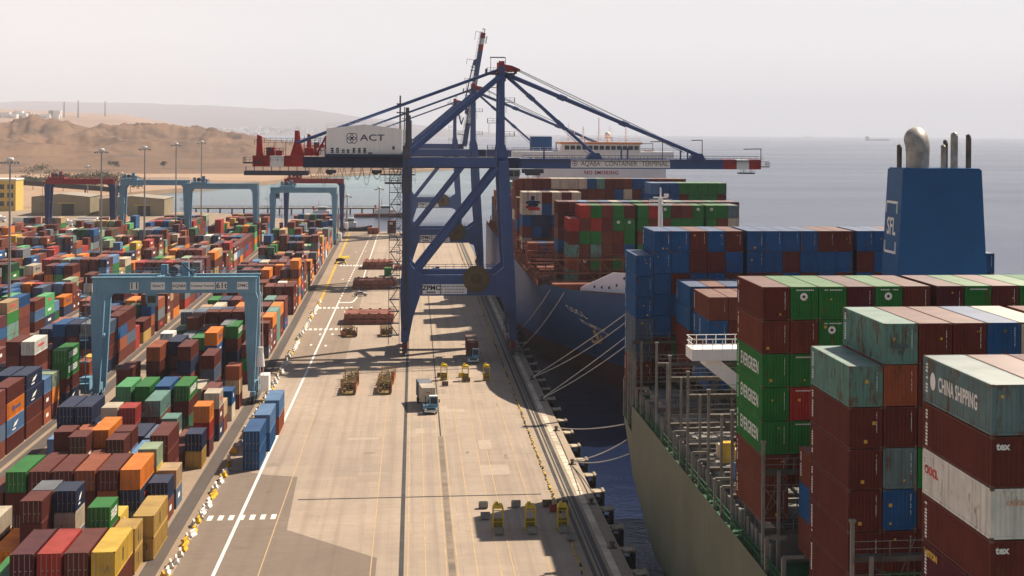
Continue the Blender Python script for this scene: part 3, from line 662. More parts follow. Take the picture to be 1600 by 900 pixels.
# rank the boxes by how large they show, so the largest become objects of their own
def rank():
    vs = []; fs = []
    for b in BOXES:
        o = len(vs); x0, x1 = b['x'] - CW / 2, b['x'] + CW / 2; y0, y1 = b['y'], b['y'] + b['L']; z0, z1 = b['z'], b['z'] + b['H']
        vs += [(x0, y0, z0), (x1, y0, z0), (x1, y1, z0), (x0, y1, z0), (x0, y0, z1), (x1, y0, z1), (x1, y1, z1), (x0, y1, z1)]
        fs += [tuple(o + i for i in f) for f in ((4, 5, 6, 7), (0, 1, 5, 4), (1, 2, 6, 5), (3, 0, 4, 7), (2, 3, 7, 6), (0, 3, 2, 1))]
    bv = BVHTree.FromPolygons(vs, fs); cnt = np.zeros(len(BOXES), int)
    ca, sa = math.cos(ROLL), math.sin(ROLL); cy, sy = math.cos(YAW), math.sin(YAW); org = Vector((0, 0, CAM_H))
    for py in np.arange(225, 900, 3.0):
        for px in np.arange(1, 1600, 3.0):
            if 640 < px < 750 and py > 400: continue
            a0, b0 = px - 1071, py - 208.8; a = (a0 * ca + b0 * sa) / 2789; b_ = (-a0 * sa + b0 * ca) / 2789
            d = Vector((a * cy + sy, -a * sy + cy, -b_)).normalized()
            h = bv.ray_cast(org, d, 2500)
            if h[2] is not None: cnt[h[2] // 6] += 1
    return cnt
CNT = rank()
order = np.argsort(-CNT, kind='stable')
NIND = 300
special = [i for i, b in enumerate(BOXES) if 'truck' in b['group'] or 'apron' in b['group'] or 'road line' in b['group']]
pick = list(special) + [int(i) for i in order if i not in special][:NIND - len(special)]
pick = [i for i in pick if CNT[i] > 0 or i in special]
BIG = set(sorted(pick, key=lambda i: -CNT[i])[:110])

def code_bars(o, x, z, vert=True, n=9, w=0.05, y=-0.006):
    mb = MB(); r = random.Random(int(x * 100 + z * 10 + o.location.x * 7))
    for i in range(n):
        if r.random() < .14: continue
        if vert: mb.box(x, x + w, y - .006, y, z - i * .17 - .17, z - i * .17) if False else mb.box(x + (0 if r.random() < .7 else w * .5), x + w, y - .006, y, z - i * .17 - .11, z - i * .17)
        else: mb.box(x + i * .16, x + i * .16 + .1, y - .006, y, z - .11, z)
    mb.box(x + w * .45, x + w * .55, y - .003, y, z - n * .17 + .06, z) if vert else mb.box(x, x + n * .16 - .06, y - .003, y, z - .06, z - .05)
    mb.build('code_mark', [MARKW], o, fix=False)
def side_bars(o, L, H):
    mb = MB(); r = random.Random(int(o.location.x * 50 + o.location.z * 9)); X = -CW / 2 - .004
    for i in range(11):
        if r.random() < .2: continue
        mb.box(X - .006, X, L - .95, L - .62 + r.random() * .1, H - .35 - i * .19 - .12, H - .35 - i * .19)
    mb.box(X - .003, X, L - .8, L - .78, H - 2.37, H - .35)
    mb.build('code_mark', [MARKW], o, fix=False)
def tri(o, x, z, m=MARKY, w=.13):
    MB().box(x - w, x + w, -.014, -.006, z - w, z + w).build('warning_tag', [m], o, fix=False)
def decorate(o, b, i):
    L, H, mk = b['L'], b['H'], b['marks']; hw = CW / 2; r = random.Random(i)
    light = b['c'] in ('white', 'cream', 'yellow', 'ochre', 'tan', 'sage green'); ink = MARKN if light else MARKW
    if 'EVER' in mk: text('EVERGREEN', 1.62, (-hw - .006, L * .47, H * .50), '-X', o, MARKW, 0.022, 1.12, fit=8.4)
    if 'CHINA' in mk: text('CHINA SHIPPING', 1.12, (-hw - .006, L * .47, H * .50), '-X', o, MARKW, 0.025, 1.05, fit=6.9); MB().lathe([(0, -hw - .012), (.5, -hw - .012), (.5, -hw - .004)], (0, L * .84, H * .52), 20, axis='X').build('emblem', [MARKW], o)
    if 'TEX' in mk: text('tex', 0.52, (-hw + .62, -.006, H - .5), '-Y', o, MARKW, 0.02)
    if 'OOCL' in mk: text('OOCL', 0.62, (-hw - .006, L * .86, H * .56), '-X', o, MARKR, 0.03, 1, 1.4); text('OOCL', .34, (0.1, -.006, H - 0.75), '-Y', o, flat('marking_peach', (.6, .28, .16)), .01)
    if 'TRITON' in mk: text('TRITON', 0.5, (-hw - .006, L * .86, H * .78), '-X', o, MARKY, 0.03, 1, 1.4)
    if 'DISC' in mk:
        MB().lathe([(.13, -.012), (.34, -.012), (.34, -.004)], (-.05, 0, H * .70), 20, axis='Y').build('emblem', [MARKW], o); MB().lathe([(0, -.012), (.12, -.012)], (-.05, 0, H * .70), 12, axis='Y').build('emblem', [MARKK], o)
    if 'CODEB' in mk: code_bars(o, -.72, H - .24, False, 10)
    if 'REDDASH' in mk: MB().box(-.45, .25, -.012, -.004, H - .95, H - .8).build('code_mark', [MARKR], o, fix=False)
    if 'PATCH' in mk: MB().box(-.7, .5, -.012, -.004, 1.15, 1.45).box(-.2, .15, -.012, -.004, .7, 1.0).build('worn_mark', [flat('worn_paint', (.05, .09, .09))], o, fix=False)
    if 'VTXT' in mk: text('CRONOS', .62, (-hw - .006, L * .45, H * .5), '-X', o, MARKW, 0.02, 1, .9) if False else side_bars(o, L * .62, H)
    if 'EVERS' in mk: text('EVERGREEN', 1.5, (hw + .006, L * .5, H * .52), '+X', o, MARKW, 0.03, 1.1, fit=L * .66)
    if 'SMALL' in mk: MB().box(hw + .004, hw + .012, L * .40, L * .46, H * .28, H * .78).build('worn_mark', [MARKK], o, fix=False)
    if 'SMALLW' in mk: MB().box(hw + .004, hw + .012, L * .4, L * .55, H * .45, H * .72).build('worn_mark', [ink], o, fix=False)
    if 'SMALLK' in mk: MB().box(hw + .004, hw + .012, L * .3, L * .42, H * .35, H * .7).box(hw + .004, hw + .012, L * .45, L * .78, H * .42, H * .58).build('worn_mark', [MARKN], o, fix=False)
    if 'REDTXT' in mk: MB().box(hw + .004, hw + .012, L * .3, L * .72, H * .46, H * .64).build('worn_mark', [MARKR], o, fix=False)
    if 'SWASH' in mk: MB().prism([(L * .34, H * .38), (L * .52, H * .42), (L * .66, H * .7), (L * .44, H * .58)], 0, hw + .004, hw + .012).box(hw + .004, hw + .012, L * .3, L * .5, H * .2, H * .28).build('worn_mark', [ink], o)
    if not b['doors'] and i in BIG:
        if 'CODEB' not in mk: code_bars(o, .78, H - .3 - .2 * r.random())
        for _ in range(0 if ('TEX' in mk or 'OOCL' in mk) else r.choice((0, 1, 1, 2))): tri(o, r.uniform(-.7, .7), r.choice((.5, .6, H * .62, H - .6)), MARKY, r.choice((.07, .08, .12)))
        if CNT[i] > 90: side_bars(o, L, H)
def real_box(i):
    b = BOXES[i]; L, H = b['L'], b['H']; M = cmeshes(L, H, b['doors'])
    o = obj('shipping_container', M['w'], None, (b['x'], b['y'], b['z'])); setmat(o, 0, cpaint(b['c']))
    if 'nearer truck' in b['label']: o.rotation_euler[2] = R(5.0)
    tag(o, b['label'], 'container', b['group'])
    setmat(obj('roof', M['r'], o), 0, croof(b['c'], b['doors']))
    for k, dm in enumerate(M['d']):
        d = obj('door', dm, o); setmat(d, 0, cpaint(b['c']))
        if i in BIG: obj('locking_bar', M['b'][k], d)
    if i in BIG:
        for x in (-CW / 2 + .09, CW / 2 - .09):
            for z in (.06, H - .06):
                obj('corner_casting', cast_me, o, (x, .085, z))
            if x < 0 or b['doors']: obj('corner_casting', cast_me, o, (x, L - .085, H - .06))
    decorate(o, b, i)
    return o
seen = {}
for i in pick: seen[BOXES[i]['label']] = seen.get(BOXES[i]['label'], 0) + 1
for i in pick: real_box(i)
# the rest, too small to tell apart, as one mass
def rest():
    P = set(pick); mb = MB(); mats = []; idx = {}
    def mi(m):
        if m.name not in idx: idx[m.name] = len(mats); mats.append(m)
        return idx[m.name]
    for i, b in enumerate(BOXES):
        if i in P: continue
        x0, x1 = b['x'] - CW / 2, b['x'] + CW / 2; y0, y1 = b['y'], b['y'] + b['L']; z0, z1 = b['z'], b['z'] + b['H']; w = mi(cpaint(b['c'])); t = mi(TRIM)
        mb.box(x0, x1, y0 + .03, y1, z0 + .04, z1 - .03, w)
        mb.add([(x0 + .03, y0 + .03, z1 - .012), (x1 - .03, y0 + .03, z1 - .012), (x1 - .03, y1, z1 - .012), (x0 + .03, y1, z1 - .012)], [(0, 1, 2, 3)], mi(croof(b['c'], b['doors'])))
        mb.box(x0, x0 + .13, y0, y0 + .028, z0, z1, w); mb.box(x1 - .13, x1, y0, y0 + .028, z0, z1, w); mb.box(x0 + .13, x1 - .13, y0, y0 + .028, z1 - .14, z1, w)
        if b['doors'] and b['y'] < 700:
            for u in (.3, .43, .5, .57, .7): mb.box(x0 + CW * u - .025, x0 + CW * u + .025, y0 + .005, y0 + .028, z0 + .1, z1 - .14, t if u == .5 else mi(BARM))
            h = (i * 7919) % 10
            if h < 4: mb.box(x1, x1 + .015, y0 + b['L'] * .3, y0 + b['L'] * .62, z0 + b['H'] * .42, z0 + b['H'] * .66, mi(MARKW if h < 3 else MARKR))
    o = mb.build('distant_containers', mats, fix=False); tag(o, 'mass of smaller container stacks filling the far yard and ship decks', 'containers', kind='stuff')
rest()
print('boxes', len(BOXES), 'visible', int((CNT > 0).sum()), 'picked', len(pick), 'min px', int(min(CNT[i] for i in pick if i not in special)), 'dup labels', [k for k, v in seen.items() if v > 1][:8])

# ================================================================== SHIPS
HULLG = paint('hull_olive', (0.135, 0.142, 0.094), 0.6, 0.2, 0.08, rust=0.25, streak=0.6, rustcol=(.13, .09, .05))
HULLB = paint('hull_blue', (0.014, 0.062, 0.18), 0.42, 0.15, 0.06, rust=0.05, streak=0.2)
HULLR = paint('hull_red', (0.085, 0.022, 0.018), 0.6, 0.25, 0.1, rust=0.3)
DECKR = paint('deck_red', (0.19, 0.07, 0.045), 0.75, 0.3, 0.3, rust=0.4)
DECKG = paint('deck_grey', (0.20, 0.19, 0.175), 0.75, 0.3, 0.25, rust=0.5)
GREENP = paint('deck_green', (0.045, 0.13, 0.06), 0.7, 0.3, 0.5, rust=0.4)
SHIPW = paint('ship_white', (0.84, 0.82, 0.79), 0.5, 0.06, 0.2, rust=0.1, streak=0.15)
LASH = paint('lashing_steel', (0.23, 0.21, 0.18), 0.65, 0.25, 0.5, rust=0.55)
LASHR = paint('lashing_rust', (0.24, 0.085, 0.05), 0.7, 0.35, 0.5, rust=0.8)
GLASS = flat('dark_glass', (0.015, 0.02, 0.025), 0.12)
ROPE = paint('rope', (0.66, 0.60, 0.52), 0.9, 0.2, 2)

def hull(secs, name, mats, parent, zred=None):
    """secs: list of (y, [(x,z) port side points from deck edge down]) ; xc = centre line -> mirrored"""
    mb = MB(); n = len(secs[0][2])
    for y, xc, pts in secs:
        for x, z in pts: mb.v.append((x, y, z))
        for x, z in reversed(pts): mb.v.append((2 * xc - x, y, z))
    w = 2 * n
    for i in range(len(secs) - 1):
        for j in range(w - 1):
            f = (i * w + j, i * w + j + 1, (i + 1) * w + j + 1, (i + 1) * w + j); mb.f.append(f)
            zs = sum(mb.v[k][2] for k in f) / 4; mb.m.append(1 if zred is not None and zs < zred else 0)
    for i in (0, len(secs) - 1): mb.f.append(tuple(range(i * w, i * w + w))); mb.m.append(0)
    return mb.build(name, mats, parent)

# green container ship, seen over its stern quarter --------------------------------
gs = thing('container_ship', 'grey green container ship moored nearest the camera, stern away, with blue funnel', 'ship', (55, 150, 0))
def G(mb, name, m): 
    o = mb.build(name, m, gs); o.location = (-55, -150, 0); return o
secs = []
for y in list(range(20, 216, 14)) + [216, 222, 228, 234, 240]:
    t = max(0, (y - 212) / 42.0); zc = -5.0 + 11.5 * t
    secs.append((y, 55, [(29.4, 13.9), (29.42, 9.5), (29.5, max(zc + 2.2, -1)), (30.6, zc + 0.9), (33.5, zc - 0.9 + t), (41, zc - 2.5 + 2 * t), (55, zc - 3.5 + 2.5 * t)]))
o = hull(secs, 'hull', [HULLG], gs); o.location = (-55, -150, 0)
secs = []
for y in (240.02, 245, 250, 255.5):
    t = (y - 212) / 42.0; zc = -5.0 + 11.5 * t; q = (y - 240) * .05
    secs.append((y, 55, [(29.45 + q, 10.2), (29.47 + q, 9.0), (29.6 + q, max(zc + 1.9, -1)), (31.0 + q, zc + 0.9), (33.9 + q, zc), (41, zc - .8), (55, zc - 1)]))
o = hull(secs, 'stern', [HULLG], gs); o.location = (-55, -150, 0)
mb = MB(); mb.box(29.5, 80.5, 18, 240, 13.2, 13.5); G(mb, 'deck', GREENP)
mb = MB(); mb.box(31, 79, 239.6, 239.9, 10.2, 15.5).box(31, 79, 240, 254, 10.0, 10.3); G(mb, 'mooring_deck', GREENP)
mb = MB(); mb.box(31.5, 79, 240, 257.5, 15.3, 16.0); G(mb, 'stern_platform', LASH)
for (x, y) in ((29.9, 241), (29.9, 247), (30.2, 254.6), (34, 255), (42, 255)): mb = MB(); mb.bar((x, y, 10.2), (x, y, 15.6 if x > 30 else 21), .45, .45); G(mb, 'stern_post', LASH)
mb = MB(); mb.rail([(29.8, 240.5, 10.3), (30.1, 255.2, 10.3), (45, 255.2, 10.3)], 1.1, 1.6, .035); G(mb, 'stern_rail', GREENP)
mb = MB(); mb.rail([(29.62, 60, 13.9), (29.62, 240, 13.9)], 1.15, 1.5, .03); G(mb, 'side_rail', GREENP)
# hatch covers in the open bays and under the stacks
for k, (y, ln) in enumerate(((152, 13), (166.3, 12), (180, 12.2), (193.6, 12), (207.6, 11.6), (219.8, 11.8), (232.2, 11.6), (122, 13), (86, 13), (104, 13))):
    for i in range(4):
        x = 31.8 + 12.0 * i
        mb = MB(); mb.box(x, x + 11.6, y + .3, y + ln - .6, 14.2, 16.0)
        for q in range(5): mb.box(x + .6 + q * 2.3, x + 1.5 + q * 2.3, y + .8, y + ln - 1.2, 16.0, 16.12)
        G(mb, 'hatch_cover', DECKG)
    mb = MB(); mb.box(30.9, 80, y, y + .25, 13.5, 15.2); mb.box(30.9, 80, y + ln - .5, y + ln - .25, 13.5, 15.2)
    for q in range(6): mb.box(30.9 , 31.2, y + .4 + q * 2, y + 1.6 + q * 2, 13.5, 15.0)
    G(mb, 'hatch_coaming', DECKG)
# lashing bridges
LASHD = paint('lashing_shade', (0.105, 0.09, 0.075), 0.7, 0.3, 0.5, rust=0.6)  # inner bridge steel, with the shade between the stacks mixed into its colour
def lashing(y, z1, x1=78, w=1.0):
    mb = MB()
    for x in (29.75, 31.1): mb.bar((x, y, 13.3), (x, y, z1 - (2.4 if x > 30 else 0)), .26, .3)
    mb.cbox((29.75, y, z1 + .1), (.42, .42, .2)); root = G(mb, 'lashing_bridge_post', LASH)
    mb = MB(); x = 37.2
    while x < x1: mb.bar((x, y + .4, 13.3), (x, y + .4, z1 - 2.6), .26, .26); x += 7.6
    for z in (16.4, z1 - 2.8): mb.box(29.9, x1, y + .1, y + w, z, z + .38)
    x = 31.1
    while x < x1 - 8: mb.bar((x, y + .5, z1 - 2.9), (x + 7.6, y + .5, 14), .2, .2); x += 15.2
    r = random.Random(int(y))
    for _ in range(26): q = 30 + r.random() * 24; mb.bar((q, y - .05, r.choice((17.9, 20.7, z1 - 1.2))), (q + r.uniform(-.8, .8), y - .1, r.choice((16.8, 19.6, z1 - 2.1))), .05, .05)
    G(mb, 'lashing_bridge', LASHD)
    for z in (16.78, z1 - 2.42, 19.6):
        mb = MB(); mb.rail([(29.9, y + .12, z), (x1, y + .12, z)], 1.05, 2.5, .022); G(mb, 'lashing_bridge_rail', LASH)
for y, z in ((118.6, 24.3), (149.9, 24.3), (165.0, 24.6), (178.6, 24.6), (192.4, 24.6), (206.4, 24.6), (217.9, 24.8), (243.0, 24.6), (99.5, 24.3)): lashing(y, z)
for y in (170, 174, 184, 188.5, 197, 202, 212, 226, 232, 237):     # bulwark stanchions
    mb = MB(); mb.bar((29.7, y, 13.5), (29.7, y, 16.6), .34, .4); mb.bar((29.7, y, 16.6), (31.4, y, 16.6), .26, .26); G(mb, 'deck_stanchion', LASH)
for y in (60, 74, 88, 102, 116, 128, 141, 148): mb = MB(); mb.bar((29.7, y, 13.5), (29.7, y, 16.6), .34, .4); mb.bar((29.7, y, 16.6), (31.4, y, 16.6), .26, .26); G(mb, 'deck_stanchion', LASH)
# engine casing, bridge-like wing platform and funnel
mb = MB(); mb.box(44, 76, 194.2, 205.6, 13.5, 25.2); G(mb, 'deckhouse', SHIPW)
mb = MB(); mb.box(31.4, 60, 200.2, 205.0, 24.9, 26.2); G(mb, 'wing_platform', SHIPW)
mb = MB(); mb.rail([(31.5, 204.9, 26.2), (31.5, 200.3, 26.2), (60, 200.3, 26.2)], 1.15, 1.1, .035); mb.rail([(31.5, 204.9, 26.2), (60, 204.9, 26.2)], 1.15, 1.1, .035); G(mb, 'wing_rail', SHIPW)
mb = MB(); mb.bar((33.4, 202.5, 24.9), (44.1, 202.5, 16.4), 3.0, 1.6); G(mb, 'wing_strut', SHIPW)
FUN = paint('funnel_blue', (0.013, 0.085, 0.22), 0.45, 0.12, 0.15, streak=0.15)
mb = MB(); zt, zb = 46.62, 25.2
mb.add([(56.6, 206, zb), (68.5, 206, zb), (68.5, 213.6, zb), (56.6, 213.6, zb), (57.54, 206, zt), (67.25, 206, zt), (67.25, 212.9, zt), (57.54, 212.9, zt)], [(3, 2, 1, 0), (4, 5, 6, 7), (0, 1, 5, 4), (1, 2, 6, 5), (2, 3, 7, 6), (3, 0, 4, 7)])
fu = G(mb, 'funnel', FUN)
mb = MB(); mb.box(57.7, 67.1, 206.15, 212.7, zt - .02, zt + .16)
o = mb.build('funnel_rim', FUN, fu)
EXH = paint('exhaust_steel', (0.36, 0.33, 0.29), 0.5, 0.35, 0.6, rust=0.55, metal=0.3)
EXHD = paint('exhaust_soot', (0.12, 0.10, 0.085), 0.7, 0.4, 0.6, rust=0.5)
mb = MB(); mb.tube((60.25, 209.2, zt), (60.25, 209.2, zt + 2.15), 1.42, 28); G(mb, 'exhaust_uptake', EXH)
mb = MB(); n = 10; rings = []
for i in range(n + 1):        # short elbow of the main uptake, bent aft
    a = R(78) * i / n; rad = 1.55; off = rad * (1 - math.cos(a)); hd = Vector((.06, .998, 0)); c = Vector((60.25, 209.2, zt + 2.15)) + hd * off + Vector((0, 0, rad * math.sin(a)))
    ax = hd * math.cos(a) * -1 + Vector((0, 0, math.sin(a))); sd_ = Vector((hd.y, -hd.x, 0))
    rings += [c + (ax * math.cos(t) + sd_ * math.sin(t)) * 1.47 for t in [2 * math.pi * k / 28 for k in range(28)]]
mb.add(rings, [(i * 28 + k, i * 28 + (k + 1) % 28, (i + 1) * 28 + (k + 1) % 28, (i + 1) * 28 + k) for i in range(n) for k in range(28)])
G(mb, 'exhaust_bend', EXH).data.polygons.foreach_set('use_smooth', [True] * (n * 28))
for x, y, h, r, m in ((63.55, 209.5, 2.6, .34, EXH), (64.15, 210.6, 3.2, .3, EXHD), (64.75, 209.0, 4.1, .46, EXH), (66.55, 209, 3.9, .34, EXHD), (58.35, 210.6, 2.6, .32, EXHD)):
    mb = MB(); mb.tube((x, y, zt), (x, y, zt + h), r, 12); mb.tube((x, y, zt + h), (x - .12, y + .1, zt + h + .3), r, 12, r2=r * .7); G(mb, 'exhaust_pipe', m)
# mark on the side of the funnel
for i, (zz, ht) in enumerate(((41.0, 0),)):
    tilt = math.atan2(57.54 - 56.6, zt - zb)
    def fx(z): return 56.6 + (57.54 - 56.6) * (z - zb) / (zt - zb) - .03
    o = text('SFL', 2.9, (fx(39.6), 209.9, 39.6), '-X', fu, MARKW, .06, 1.0, .95); o.rotation_euler = (R(90), 0, R(-90)); o.rotation_mode = 'XYZ'
    o.matrix_local = Matrix.Translation((fx(39.6) - .02, 209.9, 39.6)) @ Matrix.Rotation(tilt, 4, 'Y') @ Euler((R(90), 0, R(-90))).to_matrix().to_4x4() @ Matrix.Diagonal((.95, 1, 1, 1))
    for zz, s in ((42.6, 1), (36.6, -1)):
        mb = MB(); X = fx(zz); X2 = fx(zz - s * 1.2)
        mb.bar((X, 207.4, zz), (X, 212.4, zz), .05, .3); mb.bar((X, 207.5, zz), (X2, 207.5, zz - s * 1.3), .3, .05); mb.bar((X, 212.3, zz), (X2, 212.3, zz - s * 1.3), .3, .05)
        mb.build('funnel_bracket', MARKW, fu)
# gear standing on the side deck
for y, x, c, h in ((171, 32.2, 'B', 1.6), (173.2, 33.4, 'w', 1.8), (184.5, 32.2, 'Y', 2.0), (186, 33.6, 'w', 1.0), (176, 32, 'k', 1.3), (188, 32.4, 'c', 1.2)):
    mb = MB(); mb.box(x, x + 1.4, y, y + 1.6, 16.1, 16.1 + h).box(x + .1, x + 1.3, y + .1, y + 1.5, 16.1 + h, 16.25 + h); G(mb, 'deck_locker', cpaint(D[c]))
mb = MB(); mb.tube((33.8, 170.2, 17.6), (36.4, 170.2, 17.6), .9, 14); G(mb, 'hose_drum', cpaint('blue'))
mb = MB(); mb.bar((34.0, 172, 20.5), (37.5, 168.5, 16.8), .5, .3); G(mb, 'access_ladder', LASH)

# lashing rods crossed on the outermost fronts: pieces of the ship's gear
for (y, xs, z) in ((122.0, (32.85, 35.4), 17.1), (152.3, (30.1, 32.65), 17.4), (244.3, (30.4, 32.95), 18.0)):
    for x in xs:
        for a, b in (((x + .1, z), (x + 2.3, z + 5.3)), ((x + 2.3, z), (x + .1, z + 2.7)), ((x + .1, z), (x + 2.3, z + 2.7))):
            mb = MB(); mb.tube((a[0], y - .12, a[1]), (b[0], y - .12, b[1]), .03, 5); G(mb, 'lashing_rod', LASH)

# blue container ship, bow towards the camera ------------------------------------
bs = thing('container_ship', 'dark blue container ship berthed ahead with its bow towards the green ship', 'ship', (47.8, 470, 0))
def Bz(mb, name, m, smooth=False):
    o = mb.build(name, m, bs, smooth=smooth); o.location = (-47.8, -470, 0); return o
XC = 47.9
def deckhb(s): return interp(s, [(0, 0.3), (3, 4.5), (8, 8.0), (14, 11.5), (22, 15), (32, 18.2), (45, 20.2), (62, 21.2), (85, 21.4), (340, 21.4)])
def topz(s): return interp(s, [(0, 20.8), (40, 19.6), (52, 19.2), (64, 17.4), (340, 17.2)])
def hb_at(s, z): a, b = deckhb(s), wlhb(s); return b + (a - b) * max(0, min(1, (z - 1.5) / (topz(s) - 1.5))) ** 0.9
def wlhb(s): return interp(s, [(0, .1), (14, .25), (40, 1.6), (56, 4.2), (70, 7), (88, 11), (107, 16.2), (130, 19.8), (154, 21.2), (175, 21.4), (340, 21.4)])
secs = []
for s in [0, 2, 5, 9, 14, 20, 27, 35, 44, 53, 62, 72, 84, 98, 115, 135, 155, 180, 230, 290, 340]:
    y = 321 + s; zt_ = interp(s, [(0, 20.8), (40, 19.6), (52, 19.2), (64, 17.4), (340, 17.2)]); bd, bw = deckhb(s), wlhb(s)
    low = interp(s, [(0, 17.5), (4, 9), (9, 1.0), (13, -6), (340, -6)])
    pts = []
    for k, t in enumerate((1, .88, .76, .64, .52, .40, .30, .21, .12, 0.0)):
        z = low + (zt_ - low) * t; q = max(0, min(1, (z - 1.5) / (zt_ - 1.5))); b = bw + (bd - bw) * q ** 0.9 if z > 1.5 else bw * (0.9 + .1 * (z + 6) / 7.5)
        pts.append((XC - max(b, .05), z))
    secs.append((y, XC, pts))
o = hull(secs, 'hull', [HULLB, HULLR], bs, zred=0.9); o.location = (-47.8, -470, 0)
o.data.polygons.foreach_set('use_smooth', [True] * len(o.data.polygons))
HB = BVHTree.FromPolygons([v.co.copy() for v in o.data.vertices], [tuple(p.vertices) for p in o.data.polygons])
mb = MB(); SL = (6, 9, 14, 20, 27, 35, 44, 53, 62, 72, 84, 98, 115, 340); pl = [(XC - max(.2, hb_at(s, 16.4) - .5), 321 + s) for s in SL] + [(XC + max(.2, hb_at(s, 16.4) - .5), 321 + s) for s in reversed(SL)]
mb.prism(pl, 2, 16.3, 16.6); Bz(mb, 'deck', DECKR)
# white breakwater with port holes
mb = MB()
for sx in (-1, 1):
    a = (XC, 374); b = (XC + sx * 12.0, 386)
    mb.add([(a[0], a[1], 16.6), (b[0], b[1], 16.6), (b[0], b[1], 17.2), (a[0] + sx * 5.5, a[1] + 5.45, 20.9), (a[0], a[1], 20.9), (a[0], a[1] + .3, 16.6), (b[0], b[1] + .3, 16.6), (b[0], b[1] + .3, 17.2), (a[0] + sx * 5.5, a[1] + 5.75, 20.9), (a[0], a[1] + .3, 20.9)],
           [(0, 1, 2, 3, 4), (9, 8, 7, 6, 5), (2, 7, 8, 3), (3, 8, 9, 4), (1, 6, 7, 2)])
bw_ = Bz(mb, 'breakwater', SHIPW)
for i in range(6):
    for sx in (-1, 1):
        t = .16 + i * .12; x = XC + sx * 12.0 * t; y = 374 + 12 * t
        mb = MB(); mb.lathe([(0, -.06), (.34, -.06), (.34, .1)], (x, y, 18.2 + (i % 2) * 1.6 if t < .45 else 17.6), 12, axis='Y'); mb.build('port_hole', GLASS, bw_)
r = random.Random(4)
for i in range(16):
    x, y = XC + r.uniform(-12, 12), r.uniform(334, 366); h = r.uniform(.8, 2.0)
    mb = MB(); mb.box(x, x + r.uniform(.6, 2.2), y, y + 1.2, 16.6, 16.6 + h).tube((x - .5, y + .6, 17.2), (x + 1.6, y + .6, 17.2), .5, 10); Bz(mb, 'windlass', DECKR if i % 3 else LASH)
# foremast
mb = MB(); mb.tube((45.7, 331, 16.6), (45.7, 331, 38.6), .55, 12, r2=.42); mb.box(43.6, 47.8, 330.4, 331.6, 37.2, 37.5).box(44.4, 47.0, 330.6, 331.4, 38.6, 38.8).tube((45.7, 331, 38.6), (45.7, 331, 40.6), .14, 6)
mb.rail([(43.6, 330.4, 37.5), (47.8, 330.4, 37.5)], .9, .8, .04); mb.box(46.4, 47.2, 330.6, 331.2, 38.8, 39.4); Bz(mb, 'foremast', SHIPW)
# lashing bridges and side walkway in rusty red
for y in (398.2, 412.9, 427.8, 443, 457, 471.5, 483, 496.8, 511.5):
    mb = MB(); 
    for x in [27.0, 28.6] + [31.4 + 5.04 * i for i in range(7)]: mb.bar((x, y, 16.6), (x, y, 23.2 if y > 440 or x > 33 else 19.5), .3, .3)
    for z in (19.2, 22.2): mb.box(27.0, 67, y - .5, y + .5, z, z + .3); mb.rail([(27.0, y - .5, z + .3), (67, y - .5, z + .3)], 1.0, 2.6, .035)
    for q in range(7): mb.bar((31.4 + 5 * q, y, 22.4), (36 + 5 * q, y, 17), .22, .22)
    Bz(mb, 'lashing_bridge', LASHR)
mb = MB(); mb.rail([(26.75, 386, 17.4), (26.6, 420, 17.2), (26.6, 660, 17.2)], 1.1, 1.6, .045); Bz(mb, 'side_rail', LASHR)
for i in range(34):
    y = 400 + i * 7.4; mb = MB(); mb.bar((27.1, y, 16.6), (27.1, y, 19.0 + (i % 3)), .3, .5); Bz(mb, 'deck_post', LASHR)
    mb = MB(); mb.box(27.4, 28.3, y + 1, y + 2.2, 16.6, 18.0 + (i % 2)); Bz(mb, 'vent_box', LASHR)
for y0, y1 in ((386, 397.5), (428, 457), (471, 483)):
    mb = MB(); mb.box(30, 66, y0, y1, 16.6, 17.9); Bz(mb, 'hatch_cover', DECKR)
# white accommodation block and bridge
mb = MB(); mb.box(35.4, 74.5, 528, 540, 16.6, 43.4); mb.add([(30.2, 528, 41.2), (35.4, 528, 38.5), (35.4, 540, 38.5), (30.2, 540, 41.2)], [(0, 1, 2, 3)]); sb = Bz(mb, 'accommodation', SHIPW)
mb = MB(); mb.box(28.7, 76.6, 526.5, 533, 43.4, 45.2); Bz(mb, 'bridge_wing', SHIPW)
mb = MB(); mb.box(43.1, 66.5, 526, 538, 45.2, 47.4); wh = Bz(mb, 'wheelhouse', SHIPW)
mb = MB(); mb.box(42.6, 67.0, 525.6, 538.5, 47.4, 48.0); Bz(mb, 'wheelhouse_roof', paint('roof_orange', (.50, .10, .035), .6, .1))
mb = MB(); mb.rail([(28.7, 526.5, 45.2), (43, 526.5, 45.2)], 1.1, 2, .04); mb.rail([(66.5, 526.5, 45.2), (76.6, 526.5, 45.2)], 1.1, 2, .04); mb.rail([(43, 526, 48), (66.5, 526, 48)], 1.1, 2, .04); Bz(mb, 'bridge_rail', SHIPW)
for i in range(13):
    x = 44.0 + i * 1.72; mb = MB(); mb.box(x, x + 1.35, 525.9, 526.0, 45.75, 46.95); mb.build('bridge_window', GLASS, wh)
for x in (38.5, 41.8, 46.0, 48.6, 50.4, 54.2, 57.6, 62.0, 65.4, 67.2): mb = MB(); mb.box(x, x + .55, 527.9, 528, 40.4, 41.3); mb.build('port_hole', GLASS, sb)
o = text('NO SMOKING', 1.5, (55.1, 527.95, 38.9), '-Y', sb, paint('sign_red', (.42, .02, .03), .6, .05), .03, 1.1)
